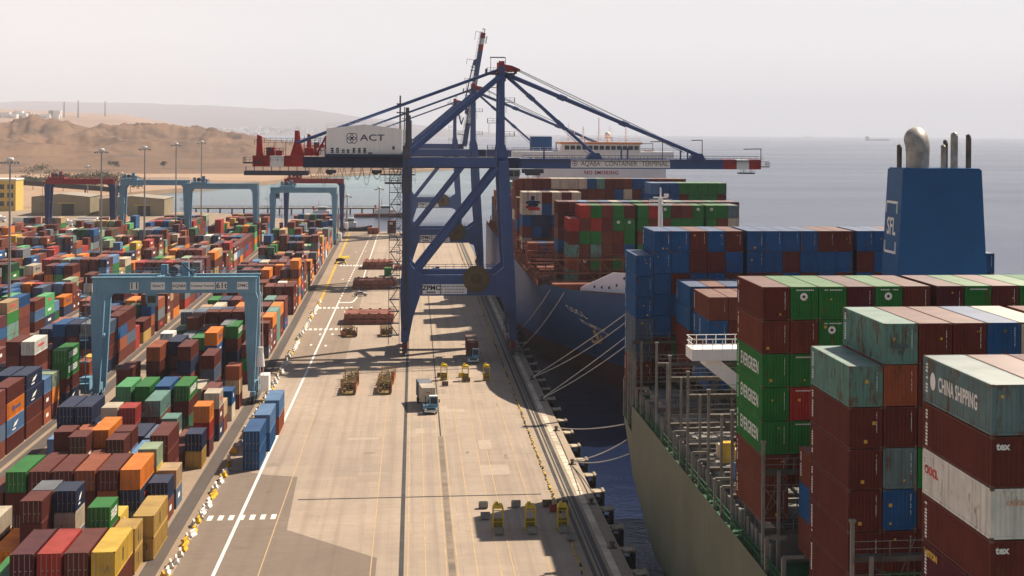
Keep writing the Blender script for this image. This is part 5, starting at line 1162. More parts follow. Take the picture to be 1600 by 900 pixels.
# ================================================================== YARD GANTRIES
RTB = paint('gantry_blue', (0.16, 0.31, 0.42), 0.5, 0.12, 0.2, rust=.1, streak=.3)
RTR = paint('gantry_red', (0.30, 0.035, 0.035), 0.5, 0.15, 0.2, streak=.2)
RTN = paint('gantry_navy', (0.035, 0.055, 0.15), 0.5, 0.12, 0.2, streak=.2)
def gantry(loc, label, span=29.5, beam=RTB, leg=RTB, signs=None, trolley=.62, zb=21.6, tside=1, GH=2.2):
    t = thing('yard_gantry_crane', label, 'crane', loc, 0, 'rubber tyred gantry cranes of the yard')
    D_ = 7.0
    for i, x in enumerate((0, span)):
        s = 1 if i == 0 else -1
        for y in (0, D_):
            mb = MB(); mb.prism([(x - s * .2, 2.4), (x + s * .9, 2.4), (x + s * 1.7, zb - 1.2), (x + s * 2.6, zb + .1), (x - s * .4, zb + .1), (x - s * .8, zb - 1.0)], 1, y - .55, y + .55); mb.build('leg', leg, t)
            for dy in (-1.1, 1.1):
                mb = MB(); mb.lathe([(0, -.3), (.5, -.3), (.78, -.22), (.82, 0), (.78, .22), (.5, .3), (0, .3)], (x, y + dy, .85), 16, axis='X'); w = mb.build('wheel', BLACKM, t)
                mb = MB(); mb.lathe([(0, -.34), (.42, -.32), (.42, .32), (0, .34)], (x, y + dy, .85), 12, axis='X'); mb.build('rim', leg, w)
            mb = MB(); mb.box(x - .45, x + .45, y - 1.5, y + 1.5, 1.5, 2.35); mb.build('wheel_bogie', leg, t)
        mb = MB(); mb.box(x - .5, x + .5, .56, D_ - .56, 2.36, 3.6); mb.build('sill_beam', leg, t)
        mb = MB(); mb.box(x - s * 1.9 - .8, x - s * 1.9 + .8, 1.2, 5.4, 2.0, 5.0); mb.build('power_unit' if i else 'cable_box', CRW if i else leg, t)
        mb = MB(); mb.bar((x + s * 1.2, 0, zb - 8), (x + s * .6, D_, zb - 8), .4, .4); mb.build('leg_tie', leg, t)
    for y in (0, D_):
        mb = MB(); mb.box(-.4, span + .4, y - .6, y + .6, zb + .12, zb + GH); gi = mb.build('girder', beam, t)
        mb = MB(); mb.box(-.6, span + .6, y - .75, y + .75, zb + GH, zb + GH + .22); mb.build('rail_beam', beam, gi)
        mb = MB(); mb.rail([(-.6, y + (-1.0 if y == 0 else 1.0), zb + GH + .2), (span + .6, y + (-1.0 if y == 0 else 1.0), zb + GH + .2)], 1.1, 1.6, .03); mb.box(-.6, span + .6, y - 1.1 if y == 0 else y + .76, y - .76 if y == 0 else y + 1.1, zb + GH + .1, zb + GH + .2); mb.build('walkway', beam, gi)
        if y == 0 and signs:
            for x, w, s, sz in signs:
                mb = MB(); mb.box(x - w / 2, x + w / 2, -.66, -.62, zb + GH / 2 - .7, zb + GH / 2 + .7); sg = mb.build('sign', CRW, gi); text(s, sz, (x, -.675, zb + GH / 2), '-Y', sg, BLK, .01 if sz < .9 else .02)
    tx = span * trolley if tside else span * .1
    mb = MB(); mb.box(tx - 3.4, tx + 3.4, -.4, D_ + .4, zb + GH + .25, zb + 3.1); tr = mb.build('trolley', beam, t)
    mb = MB(); mb.tube((tx - .5, 1.2, zb + 4.1), (tx - .5, 5.8, zb + 4.1), .85, 14); mb.build('hoist_drum', CRS, tr)
    for x, y, a, h in ((tx + 1.6, 1.2, 1.3, 2.6), (tx - 2.6, 4.6, 1.2, 1.9), (tx + .9, 4.8, 1.2, 1.6), (tx + 2.9, .6, .7, 1.3)): mb = MB(); mb.box(x - a / 2, x + a / 2, y, y + a, zb + 3.1, zb + 3.1 + h); mb.build('machine_cabinet', beam, tr)
    mb = MB(); mb.rail([(tx - 3.4, -.4, zb + 3.1), (tx + 3.4, -.4, zb + 3.1), (tx + 3.4, D_, zb + 3.1)], 1.1, 1.1, .03); mb.bar((tx + 1.2, 1, zb + 5.4), (tx + 3.2, .4, zb + 3.4), .25, .25).bar((tx - 3, 1, zb + 3.1), (tx - 3, 1, zb + 5.0), .08, .08).bar((tx - 1.8, 1, zb + 3.1), (tx - 1.8, 1, zb + 5.3), .08, .08); mb.build('trolley_rail', CRS, tr)
    mb = MB(); mb.prism([(tx - 5.2, zb - 2.6), (tx - 3.6, zb - 2.6), (tx - 3.6, zb - .1), (tx - 5.6, zb - .1), (tx - 5.6, zb - 1.4)], 1, 2.2, 4.4); cb = mb.build('operator_cab', CRW if beam is RTR else beam, t)
    mb = MB(); mb.box(tx - 5.2, tx - 3.8, 2.14, 2.19, zb - 1.9, zb - .6); mb.build('cab_window', GLASS, cb)
    mb = MB()
    for q in range(5): mb.box(-2.6, -1.2, -.8, .8, 4 + q * 4.0, 4.1 + q * 4.0); mb.rail([(-1.2, -.8, 4.1 + q * 4), (-2.6, -.8, 4.1 + q * 4), (-2.6, .8, 4.1 + q * 4)], 1.0, 1, .03)
    mb.bar((-1.5, -.7, 2.5), (-1.5, -.7, zb + GH + .2), .08, .4); mb.build('leg_ladder', beam, t)
    mb = MB(); mb.bar((span + 1.3, -.3, 2.0), (span + 1.1, -.3, zb + 1.5), .14, .14).bar((span + 1.9, -.3, 2.0), (span + 1.5, -.3, zb + 1.5), .1, .1); mb.build('cable_conduit', CRW, t)
    if signs:
        mb = MB(); mb.tube((span + 1.4, -1.2, 7.0), (span + 1.4, -1.2, 9.4), .8, 14, r2=.55).tube((span + 1.4, -1.2, 9.4), (span + 1.4, -1.2, 10.6), .5, 12); mb.build('cable_drum', CRW, t)
    return t
gantry((-57.6, 340, 0), 'light blue yard gantry nearest the camera, numbered on its beam, straddling the near stacks', signs=((7.0, 1.5, '11', 1.7), (11.2, 2.5, 'VE/ACT', .62), (15.0, 2.5, 'AQABA', .72), (19.2, 4.4, 'Container Terminal', .52), (22.6, 2.0, '61t', 1.5), (26.4, 2.0, 'ZPMC', .72)), trolley=.50, zb=20.5, GH=2.9, span=28.4)
gantry((-62.5, 812, 0), 'light blue yard gantry far along the near block, standing at its apron side', 28.0, zb=23, trolley=.25)
gantry((-63.0, 905, 0), 'navy legged yard gantry with red beam, close behind a light blue one', 28.0, RTR, RTN, zb=24.5, trolley=.16)
gantry((-97.5, 800, 0), 'light blue yard gantry with its trolley over the left leg, second block from the quay', 29.5, trolley=.18, zb=25)
gantry((-131.0, 838, 0), 'pale blue yard gantry beside the far left red one, trolley at its left end', 29, trolley=.12, zb=25.4)
gantry((-163.5, 838, 0), 'red beamed yard gantry on navy legs at the far left', 29, RTR, RTN, trolley=.15, zb=25.8)

# ================================================================== THINGS ON THE QUAY
TYRE = BLACKM
def wheel(par, x, y, z, r=.5, w=.32, rim=None):
    mb = MB(); mb.lathe([(0, -w / 2), (r * .6, -w / 2), (r * .93, -w * .42), (r, 0), (r * .93, w * .42), (r * .6, w / 2), (0, w / 2)], (0, 0, 0), 16, axis='X'); o = mb.build('wheel', TYRE, par, (x, y, z))
    mb = MB(); mb.lathe([(0, -w * .53), (r * .5, -w * .52), (r * .5, w * .52), (0, w * .53)], (0, 0, 0), 12, axis='X'); mb.build('rim', rim or CRS, o); return o
TRB = paint('truck_blue', (0.17, 0.33, 0.42), 0.4, .08, .5)
TRW = paint('truck_white', (0.70, 0.70, 0.68), 0.45, .06, .5)
LAMP = flat('lamp_glass', (.85, .85, .8), .15)
def truck(loc, rz, label, body=TRB):
    """terminal tractor facing -Y with its flat trailer behind"""
    t = thing('terminal_truck', label, 'truck', loc, rz, 'trucks on the quay')
    mb = MB(); mb.prism([(-4.9, .55), (-4.95, 1.0), (-4.6, 1.35), (-2.0, 1.4), (-2.0, .6)], 0, -1.22, 1.22); mb.build('hood', body, t)
    mb = MB(); mb.box(-1.22, 1.22, -5.02, -4.9, .45, .75); mb.build('bumper', TRW, t)
    mb = MB(); mb.box(-.75, .75, -4.97, -4.93, .85, 1.15); mb.build('grille', BLK, t)
    for x in (-.98, .98): mb = MB(); mb.box(x - .2, x + .2, -4.99, -4.94, .82, 1.08); mb.build('headlight', LAMP, t)
    mb = MB(); mb.prism([(-4.35, 1.4), (-4.2, 2.1), (-4.0, 3.05), (-2.6, 3.1), (-2.4, 1.4)], 0, -.15, 1.22); cab = mb.build('cab', body, t)
    mb = MB(); mb.prism([(-4.30, 1.85), (-4.04, 2.92), (-4.0, 2.92), (-4.26, 1.85)], 0, -.03, 1.1); mb.build('windscreen', GLASS, cab)
    for x in (-.17, 1.225): mb = MB(); mb.box(x - .01, x + .01, -4.0, -2.8, 2.0, 2.85); mb.build('side_window', GLASS, cab)
    mb = MB(); mb.box(-.2, 1.27, -4.1, -2.55, 3.1, 3.18); mb.build('cab_roof', TRW, cab)
    for x in (-.42, 1.5): mb = MB(); mb.box(x - .1, x + .1, -4.2, -4.12, 2.0, 2.6).bar((x, -4.15, 2.5), (x * .8 + .05, -4.0, 2.5), .05, .05); mb.build('mirror', BLK, t)
    mb = MB(); mb.tube((-.8, -2.6, 1.4), (-.8, -2.6, 3.0), .1, 8); mb.build('exhaust_stack', CRS, t)
    mb = MB(); mb.box(-.5, .5, -2.4, 12.0, .75, 1.12).box(-1.2, 1.2, -2.0, -1.7, 1.12, 1.5); 
    for k in range(6): mb.box(-1.2, 1.2, -.1 + k * 2.35, .15 + k * 2.35, 1.12, 1.5)
    mb.box(-1.2, -1.05, -1.7, 12.1, 1.3, 1.5).box(1.05, 1.2, -1.7, 12.1, 1.3, 1.5); mb.build('trailer', CRS, t)
    for y in (-3.9, -1.1, .2, 9.6, 10.9):
        for x in (-1.0, 1.0): wheel(t, x, y, .5, .5, .36)
    return t
truck((2.97, 327.9, 0.03), R(5), 'light blue terminal truck carrying two short containers, alone mid quay')
truck((13.2, 397.8, 0.03), 0, 'light blue terminal truck hauling brown containers under the nearest quay crane')
truck((8.0, 640, 0.03), 0, 'light blue terminal truck without a load seen between the legs of the first crane')
# silver car
ca = thing('parked_car', 'silver hatchback standing in the crane shadow near the hatch covers', 'car', (-15.8, 558, 0.03), R(90))
CARM = paint('car_silver', (.42, .42, .43), .35, .03, .5)
mb = MB(); mb.prism([(-2.0, .35), (-2.05, .75), (-1.0, .95), (-.45, 1.42), (1.0, 1.45), (1.75, 1.0), (2.05, .9), (2.05, .35)], 0, -.86, .86); mb.build('body', CARM, ca)
mb = MB(); mb.prism([(-.98, .96), (-.5, 1.38), (-.45, 1.38), (-.9, .96)], 0, -.72, .72); mb.build('windscreen', GLASS, ca); mb = MB(); mb.prism([(1.05, 1.4), (1.7, 1.03), (1.74, 1.06), (1.1, 1.43)], 0, -.7, .7); mb.build('rear_window', GLASS, ca)
for x in (-.865, .865): mb = MB(); mb.prism([(-.75, .98), (-.4, 1.36), (.95, 1.38), (1.35, 1.02)], 0, x - .006, x + .006); mb.build('side_window', GLASS, ca)
for x in (-.78, .78):
    for y in (-1.3, 1.3): wheel(ca, x, y, .31, .31, .2)
# hatch covers landed on the quay, in stacks of two
HC1 = paint('hatch_oxide', (0.30, 0.12, 0.088), 0.7, .3, .25, rust=.3)
def hatch(x, y, z, w, d, label):
    mb = MB(); mb.box(0, w, 0, d, .0, 1.15).box(.15, w - .15, .15, d - .15, -.12, 0)
    for k in range(5): q = w * (k + .5) / 5; mb.box(q - .35, q + .35, -.05, .25, 1.15, 1.42); mb.box(q - .35, q + .35, d - .25, d + .05, 1.15, 1.42)
    for k in range(4): q = d * (k + .6) / 4.2; mb.box(.5, w - .5, q, q + .16, 1.15, 1.22)
    mb.box(w * .28, w * .72, d * .35, d * .4, 1.15, 1.3)
    o = mb.build('hatch_cover', HC1); o.location = (x, y, z); tag(o, label, 'hatch cover', 'hatch covers landed on the quay')
    for k in range(4): mb = MB(); q = w * (k + .8) / 4.6; mb.box(q, q + .25, -.1, -.02, .2, .8); mb.build('lifting_lug', STEELD, o)
for (x, y, w, d, nm) in ((-18.0, 475.5, 12.9, 13, 'nearest'), (-19.2, 581.5, 13.6, 12.6, 'middle'), (-18.4, 665, 11.0, 13, 'farthest')):
    hatch(x, y, .15, w, d, 'oxide red hatch cover, lower of the %s pair on the quay' % nm); hatch(x + .25, y + .1, 1.65, w, d, 'oxide red hatch cover, upper of the %s pair on the quay' % nm)
hatch(-7.0, 660, .15, 5.5, 10, 'small oxide red hatch cover lying flat beside the farthest pair')
# lashing gear cages
CG = paint('cage_yellow', (.27, .19, .075), .7, .3, 1, rust=.6); CGO = paint('cage_orange', (.36, .105, .035), .6, .2, 1); WOODB = paint('bin_brown', (.14, .095, .06), .8, .4, 1.2)
def cage(loc, label, n=2, rz=0):
    t = thing('lashing_cage', label, 'cage', loc, rz, 'lashing gear cages')
    mb = MB(); mb.box(-1.25, 1.25, 0, 5.6, .12, .3)
    mb.build('base_frame', CG, t)
    for x in (-1.27, 1.27): mb = MB(); mb.box(x - .05, x + .05, .0, 5.6, .3, 1.0).box(x - .06, x + .06, .0, .25, 1.0, 2.2).box(x - .06, x + .06, 5.35, 5.6, 1.0, 2.2); mb.build('side_plate', CGO, t)
    mb = MB()
    for k in range(3):
        y = .1 + k * 1.85
        for q in range(4): z = .45 + q * .45; mb.bar((-1.2, y, z), (1.2, y, z), .06, .06)
        for x in (-1.15, 0, 1.15): mb.bar((x, y, .3), (x, y, 2.0 + .15 * (k == 1)), .09, .09)
    for q in range(7): y = .3 + q * .82; mb.bar((-1.2, y, 2.0), (1.2, y, 2.0), .08, .05)
    mb.build('bars', CG, t)
    mb = MB(); r = random.Random(int(loc[1]))
    for q in range(26): x, y = r.uniform(-1.0, .9), r.uniform(.2, 5.0); mb.box(x, x + r.uniform(.2, .7), y, y + r.uniform(.3, .8), .3, .6 + r.random() * 1.0)
    mb.build('lashing_gear', WOODB, t); t.scale = (1.08, 1.9 if loc[1] < 400 else 1.2, 1.15); return t
cage((-12.1, 348.5, .03), 'yellow lashing cage, front of the left hand pair before the crane'); cage((-11.9, 361.5, .03), 'yellow lashing cage, rear of the left hand pair before the crane', rz=R(2))
cage((-5.3, 348.5, .03), 'yellow lashing cage, front of the right hand pair before the crane'); cage((-5.1, 361.5, .03), 'yellow lashing cage, rear of the right hand pair before the crane', rz=R(-2))
cage((-14.8, 446.0, .03), 'battered lashing cage left of the crane foot, nearest the zebra dashes', rz=R(14)); cage((-6.3, 446, .03), 'battered lashing cage beside the foot of the landside leg', rz=R(3))
# steel lashing platforms (yellow safety cages for the lashers) and their bins
YEL = paint('cage_safety_yellow', (.62, .44, .02), .5, .15, .8, rust=.15); BING = paint('bin_grey', (.24, .235, .22), .75, .25, 1, rust=.25)
def stand(loc, label):
    t = thing('safety_cage', label, 'cage', loc, 0, 'yellow safety cages on the quay')
    mb = MB()
    for x in (-.62, .62):
        for y in (0, 1.5): mb.bar((x, y, .0), (x, y, 2.8), .13, .13)
    for z in (.2, 1.1, 2.5):
        for y in (0, 1.5): mb.bar((-.62, y, z), (.62, y, z), .1, .1)
        for x in (-.62, .62): mb.bar((x, 0, z), (x, 1.5, z), .1, .1)
    mb.build('frame', YEL, t)
    mb = MB(); mb.prism([(-.68, 2.8), (.68, 2.8), (.5, 3.15), (-.5, 3.15)], 1, -.08, 1.6); mb.build('canopy', YEL, t)
    mb = MB(); mb.box(-.56, .56, .05, .12, .3, 1.5).box(-.56, .56, 1.4, 1.46, .3, 1.0); mb.build('mesh_panel', paint('panel_mesh', (.22, .16, .03), .7, .3, 2), t)
    mb = MB(); mb.box(-.6, .6, .1, 1.45, .1, .2); mb.build('floor', BING, t)
    mb = MB(); mb.tube((-.2, .7, 3.1), (-.2, .7, 3.5), .22, 10); mb.build('lifting_ring', YEL, t)
def bin_(loc, label, m=BING, w=1.25, d=.9, h=.85):
    mb = MB(); mb.box(-w / 2, w / 2, 0, d, .12, .2).box(-w / 2, w / 2, 0, .06, .2, h).box(-w / 2, w / 2, d - .06, d, .2, h).box(-w / 2, -w / 2 + .06, .06, d - .06, .2, h).box(w / 2 - .06, w / 2, .06, d - .06, .2, h)
    for x in (-w / 2 + .2, w / 2 - .2): mb.box(x - .1, x + .1, 0.05, d - .05, 0, .12)
    mb.box(-w / 2 + .06, w / 2 - .06, .06, d - .06, .2, h * .7)
    o = mb.build('twistlock_bin', m); o.location = loc; tag(o, label, 'bin', 'twistlock bins on the quay')
for x, y, nm in ((6.4, 367.6, 'left'), (10.7, 366.0, 'middle'), (15.0, 366.2, 'right')): stand((x, y, .03), 'yellow safety cage before the quay crane, %s one of three' % nm)
for x, y, nm in ((10.95, 228.2, 'left'), (15.05, 227.8, 'middle'), (19.15, 227.6, 'right')): stand((x, y, .03), 'yellow safety cage at the near end of the quay, %s one of three' % nm)
for x, y, z in ((5.7, 372, 0),): bin_((x, y, .03), 'small brown bin just behind the left safety cage before the crane', WOODB)
bin_((6.5, 359, .03), 'brown bin in front of the left safety cage before the crane', WOODB); bin_((11.0, 364.2, .03), 'brown bin at the foot of the middle safety cage before the crane', WOODB); bin_((10.1, 371.5, .03), 'yellow bin behind the middle safety cage before the crane', YEL)
for x, y, lb, m in ((9.6, 241.5, 'grey bin standing alone behind the left near safety cage', BING), (14.0, 241.8, 'grey bin standing alone behind the middle near safety cage', BING), (18.2, 241.6, 'brown grey bin by the kerb beyond the right near safety cage', WOODB), (18.9, 238.2, 'red bin beside the yellow kerb', paint('bin_red', (.34, .03, .03), .6, .15, 1)),
                     (9.6, 234.6, 'grey bin at the left edge of the near left safety cage', BING), (10.95, 225.4, 'grey bin in the shade in front of the near left safety cage', BING), (15.15, 225.2, 'grey bin in the shade in front of the near middle safety cage', BING), (19.2, 225.4, 'larger grey bin in front of the near right safety cage', BING), (19.7, 221.3, 'grey bin nearest the camera, by the kerb', BING)):
    bin_((x, y, .03), lb, m)
mb = MB(); mb.box(-.7, .7, 0, 1.1, .05, 1.2); o = mb.build('tool_chest', BLK, None, (20.1, 239.2, .03)); tag(o, 'black tool chest beside the red bin at the kerb', 'chest'); mb = MB(); mb.box(-.74, .74, -.04, 1.14, 1.2, 1.3); mb.build('lid', STEELD, o)
# yellow lifting frame lying at the yard edge
yf = thing('lifting_frame', 'yellow lifting frame on legs standing at the yard edge far along the road', 'frame', (-27.4, 694, .03), R(-12))
mb = MB(); mb.box(-.8, .8, 0, 11, 1.6, 2.3); mb.build('boom_arm', YEL, yf)
for x in (-2.2, 2.2): mb = MB(); mb.bar((x * .4, .8, 2.1), (x, 0, 0), .45, .45); mb.build('leg', YEL, yf)
mb = MB(); mb.box(-1.6, 1.6, -.6, 1.2, .9, 1.9); mb.build('carriage', STEELD, yf)
# far end of the quay
for x, y, w, h, m, lb in ((-19.6, 893, 5.4, 2.9, 'rust orange', 'orange red site box low on the far end of the quay'), (-10.6, 900, 4.2, 3.0, 'brown', 'lower brown cabin of the pair stacked at the far quay end')):
    mb = MB(); mb.box(-w / 2, w / 2, 0, 4, .05, h).box(-w / 2 - .1, w / 2 + .1, -.1, 4.1, h, h + .15); o = mb.build('site_cabin', cpaint(m), None, (x, y, .03)); tag(o, lb, 'cabin')
    mb = MB(); mb.box(-.4, .5, -.05, -.01, .3, 2.2); mb.build('door', TRIM, o)
mb = MB(); mb.box(-2.1, 2.1, 0, 4, .02, 3.0).box(-2.2, 2.2, -.1, 4.1, 3.0, 3.15); o = mb.build('site_cabin', cpaint('brown'), None, (-10.6, 900, 3.25)); tag(o, 'upper brown cabin of the pair stacked at the far quay end', 'cabin'); mb = MB(); mb.box(-1.4, .4, -.06, -.01, 1.2, 2.2); mb.build('window', MARKW, o)

# barrier blocks along the apron road: built once, copied
BW = paint('barrier_white', (.70, .68, .64), .8, .2, 1, rust=.15); BY = paint('barrier_yellow', (.62, .38, .03), .7, .2, 1, rust=.15)
def barrier(m, name):
    mb = MB(); mb.prism([(-.42, 0), (.42, 0), (.36, .22), (.16, .42), (.12, .92), (-.12, .92), (-.16, .42), (-.36, .22)], 1, 0, 1.9); o = mb.build(name, m)
    return o
bw0 = barrier(BW, 'barrier_block'); by0 = barrier(BY, 'barrier_block')
tag(bw0, 'white concrete barrier block in the long line beside the apron road', 'barrier', 'white barrier blocks beside the apron road'); tag(by0, 'yellow plastic barrier block in the long line beside the apron road', 'barrier', 'yellow barrier blocks beside the apron road')
rb = random.Random(8); first = {0: True, 1: True}; yb = 205.0
while yb < 540:
    k = 1 if rb.random() < .24 else 0; src = by0 if k else bw0
    if 272 < yb < 318: yb += 2; continue
    o = src if first[k] else src.copy()
    if not first[k]: COL.objects.link(o)
    first[k] = False
    o.location = (-27.25 + rb.uniform(-.25, .25), yb, .02); o.rotation_euler = (0, 0, R(rb.uniform(-16, 16))); o.scale = (.85, .9, .85); yb += rb.choice((2.1, 2.3, 2.6, 3.4)); 
# clutter between the blue stacks and the road edge
for i, (x, y) in enumerate(((-27.4, 276), (-27.6, 281), (-27.2, 287), (-27.5, 294), (-27.4, 301), (-27.5, 308))):
    src = bw0 if i % 2 else by0; o = src.copy(); COL.objects.link(o); o.location = (x, y, .02); o.rotation_euler = (0, 0, R(rb.uniform(-30, 30)))

# fenders and bollards on the quay edge
FEN = paint('fender_frame', (.42, .35, .26), .8, .35, .8, rust=.3)
ft = thing('quay_fender', 'black rubber fender with pale steel hood in the row along the quay edge', 'fender', (25.3, 0, 0), 0, 'fenders along the quay edge')
mb = MB(); mb.box(1.35, 1.75, -1.3, 1.3, -3.9, -.35); mb.build('fender_panel', BLACKM, ft)
mb = MB(); mb.tube((0, 0, -1.9), (1.35, 0, -1.9), .95, 16, r2=.75); mb.build('rubber_cone', BLACKM, ft)
mb = MB(); mb.prism([(0, -1.35), (1.1, -1.2), (1.62, -.7), (1.75, 0), (1.62, .7), (1.1, 1.2), (0, 1.35)], 2, -.34, -.16); mb.build('hood', FEN, ft)
mb = MB(); mb.box(1.5, 1.85, -1.35, 1.35, -.3, -.02); mb.build('panel_cap', COPE, ft)
for s in (-1, 1): mb = MB(); mb.path([(.0, s * 1.1, .05), (.6, s * 1.15, -.35), (1.5, s * 1.2, -.5)], .06, 5); mb.build('chain', STEELD, ft)
fy = [205.5, 217, 229.5, 241, 253, 265, 277.5, 290, 303, 316, 329, 342, 355, 368, 381, 394, 407, 420, 433]
ft.location = (25.3, fy[0], 0)
for y in fy[1:]: copy_tree(ft).location = (25.3, y, 0)
bt = thing('bollard', 'rusty iron bollard standing near the quay edge', 'bollard', (24.3, 0, 0), 0, 'bollards along the quay edge')
mb = MB(); mb.lathe([(.0, 0), (.5, 0), (.5, .08), (.27, .14), (.24, .45), (.36, .6), (.36, .72), (.2, .8), (0, .82)], (0, 0, 0), 14); mb.build('post', paint('bollard_iron', (.12, .085, .06), .7, .4, 2, rust=.4), bt, smooth=True)
mb = MB(); mb.box(-.6, .6, -.6, .6, 0.0, .03); mb.build('base_plate', STEELD, bt)
by = [217, 243, 272.4, 303.5, 337.8, 366.8, 414, 442, 470]
bt.location = (24.3, by[0], .02)
for y in by[1:]: copy_tree(bt).location = (24.3, y, .02)

# lamp masts
GALV = paint('galvanised', (.33, .32, .31), .6, .12, .3)
def mast(loc, h, label, g='tall lamp masts of the yard'):
    t = thing('lamp_mast', label, 'lamp mast', loc, 0, g)
    mb = MB(); mb.tube((0, 0, 0), (0, 0, h), .42, 10, r2=.2); mb.box(-.6, .6, -.6, .6, 0, .5); mb.build('pole', GALV, t)
    mb = MB(); mb.lathe([(0, .9), (.8, .8), (1.0, .3), (.8, -.1), (.3, -.3), (0, -.3)], (0, 0, h), 12); mb.build('head', TRW, t, smooth=True)
    for k in range(8):
        a = k * math.pi / 4; x, y = math.cos(a), math.sin(a)
        mb = MB(); mb.bar((x * .4, y * .4, h - .2), (x * 2.0, y * 2.0, h - .2), .1, .1); mb.cbox((x * 2.1, y * 2.1, h - .5), (.6, .6, .45)); mb.build('floodlight', GALV, t)
for x, y, h, lb in ((-100.5, 470, 42.6, 'grey lamp mast at the left edge, nearest and tallest looking of its row'), (-101.5, 609, 43.6, 'grey lamp mast second in its row, behind the nearest gantry'), (-103, 715, 43.5, 'grey lamp mast third in its row, before the pale gantries'), (-104, 815, 44.2, 'grey lamp mast fourth in its row'), (-104.5, 915, 44.6, 'grey lamp mast farthest in its row, just left of the crane')):
    mast((x, y, 0), h, lb)
for x, y, h, lb in ((-205, 1180, 27, 'thin dark lamp pole beyond the warehouses, left one'), (-181, 1160, 23, 'thin dark lamp pole beyond the warehouses, right one'), (-17, 908, 22, 'thin lamp pole at the far end of the quay'), (-33, 914, 18, 'short thin lamp pole by the far corner of the yard')): mast((x, y, 0), h, lb, 'thin lamp poles')

# buildings, lorries and bushes behind the yard ------------------------------------
WALLT = paint('shed_tan', (.27, .225, .145), .8, .12, .1, streak=.3); ROOFT = paint('shed_roof', (.33, .29, .23), .7, .2, .05); YW = paint('office_yellow', (.62, .43, .12), .8, .08, .1)
def shed(x0, x1, y0, d, h, label, doors):
    t = thing('warehouse', label, 'warehouse', (x0, y0, 0), 0, 'warehouses behind the yard'); w = x1 - x0
    mb = MB(); mb.prism([(0, 0), (w, 0), (w, h), (w / 2, h + 1.6), (0, h)], 1, 0, d); mb.build('walls', WALLT, t)
    mb = MB(); mb.add([(-.4, -.4, h), (w / 2, -.4, h + 1.75), (w / 2, d + .4, h + 1.75), (-.4, d + .4, h), (w + .4, -.4, h), (w + .4, d + .4, h)], [(0, 1, 2, 3), (1, 4, 5, 2)]); mb.build('roof', ROOFT, t)
    for a, b, hh in doors: mb = MB(); mb.box(a, b, -.08, -.02, 0, hh); mb.build('door', BLK, t); mb = MB(); mb.box(a - 2.5, b + .5, -.5, -.09, hh + .1, hh + .5); mb.build('door_canopy', YW, t)
shed(-221, -188, 1090, 40, 11, 'low tan warehouse, left of two behind the yard', [(17, 24, 7)]); shed(-182, -145, 1085, 40, 10, 'low tan warehouse with dark door, right of two behind the yard', [(22, 29, 6)])
of = thing('office_building', 'yellow office building with two rows of dark windows at the left edge', 'building', (-276.5, 1150, 0))
mb = MB(); mb.box(0, 34, 0, 22, 0, 19); mb.build('walls', YW, of); mb = MB(); mb.box(-.4, 34.4, -.4, 22.4, 19, 19.8); mb.build('roof', CRW, of)
for r_ in range(3):
    for c in range(6): mb = MB(); mb.box(2 + c * 5.4, 5.6 + c * 5.4, -.06, -.01, 3 + r_ * 5.2, 6.0 + r_ * 5.2); mb.build('window', GLASS, of)
cv = thing('conveyor', 'long dark covered conveyor sloping down beyond the warehouses', 'conveyor', (-262, 1205, 0))
mb = MB(); mb.bar((0, 0, 17.0), (76, 10, 10.5), 3.2, 3.2); mb.build('gallery', paint('gallery_dark', (.07, .06, .055), .8, .2), cv)
for x in (6, 28, 50, 70): mb = MB(); mb.bar((x, x * .13, 0), (x, x * .13, 16 - x * .085), .8, .8); mb.build('trestle', STEELD, cv)
LG = 'white lorries parked behind the yard'
def lorry(x, y, rz, L, label):
    t = thing('box_lorry', label, 'lorry', (x, y, 0.02), rz, LG)
    mb = MB(); mb.box(-1.25, 1.25, 0, L, 1.2, 4.0); mb.build('cargo_box', TRW, t); mb = MB(); mb.prism([(-2.4, .6), (-2.5, 1.7), (-2.1, 3.0), (-.2, 3.1), (-.2, .6)], 0, -1.2, 1.2); mb.build('cab', TRW, t)
    mb = MB(); mb.prism([(-2.5, 1.75), (-2.16, 2.8), (-2.12, 2.8), (-2.46, 1.75)], 0, -1.05, 1.05); mb.build('windscreen', GLASS, t); mb = MB(); mb.box(-1.1, 1.1, -2.0, L, .6, 1.15); mb.build('chassis', BLK, t)
    for yy in (-1.5, L - 2.6, L - 1.3):
        for xx in (-1, 1): wheel(t, xx, yy, .5, .5, .3)
for i, (x, y, a, L) in enumerate(((-262, 1040, 70, 9), (-252, 1020, 80, 11), (-243, 1034, 75, 9), (-230, 1000, 85, 12), (-221, 1012, 80, 10), (-236, 972, 78, 10), (-219, 968, 80, 12), (-200, 985, 85, 9), (-178, 968, 85, 12), (-166, 985, 82, 10), (-163, 960, 85, 11))):
    lorry(x, y, R(a), L, '%s white lorry from the left among those parked behind the yard' % ORD[i])
random.seed(21)
LEAF = [paint('leaf_' + n, c, .8, .3, .5) for n, c in (('dark', (.04, .05, .024)), ('dusty', (.07, .07, .04)), ('olive', (.055, .062, .03)))]
BARK = paint('bark', (.12, .085, .06), .9, .3, 1)
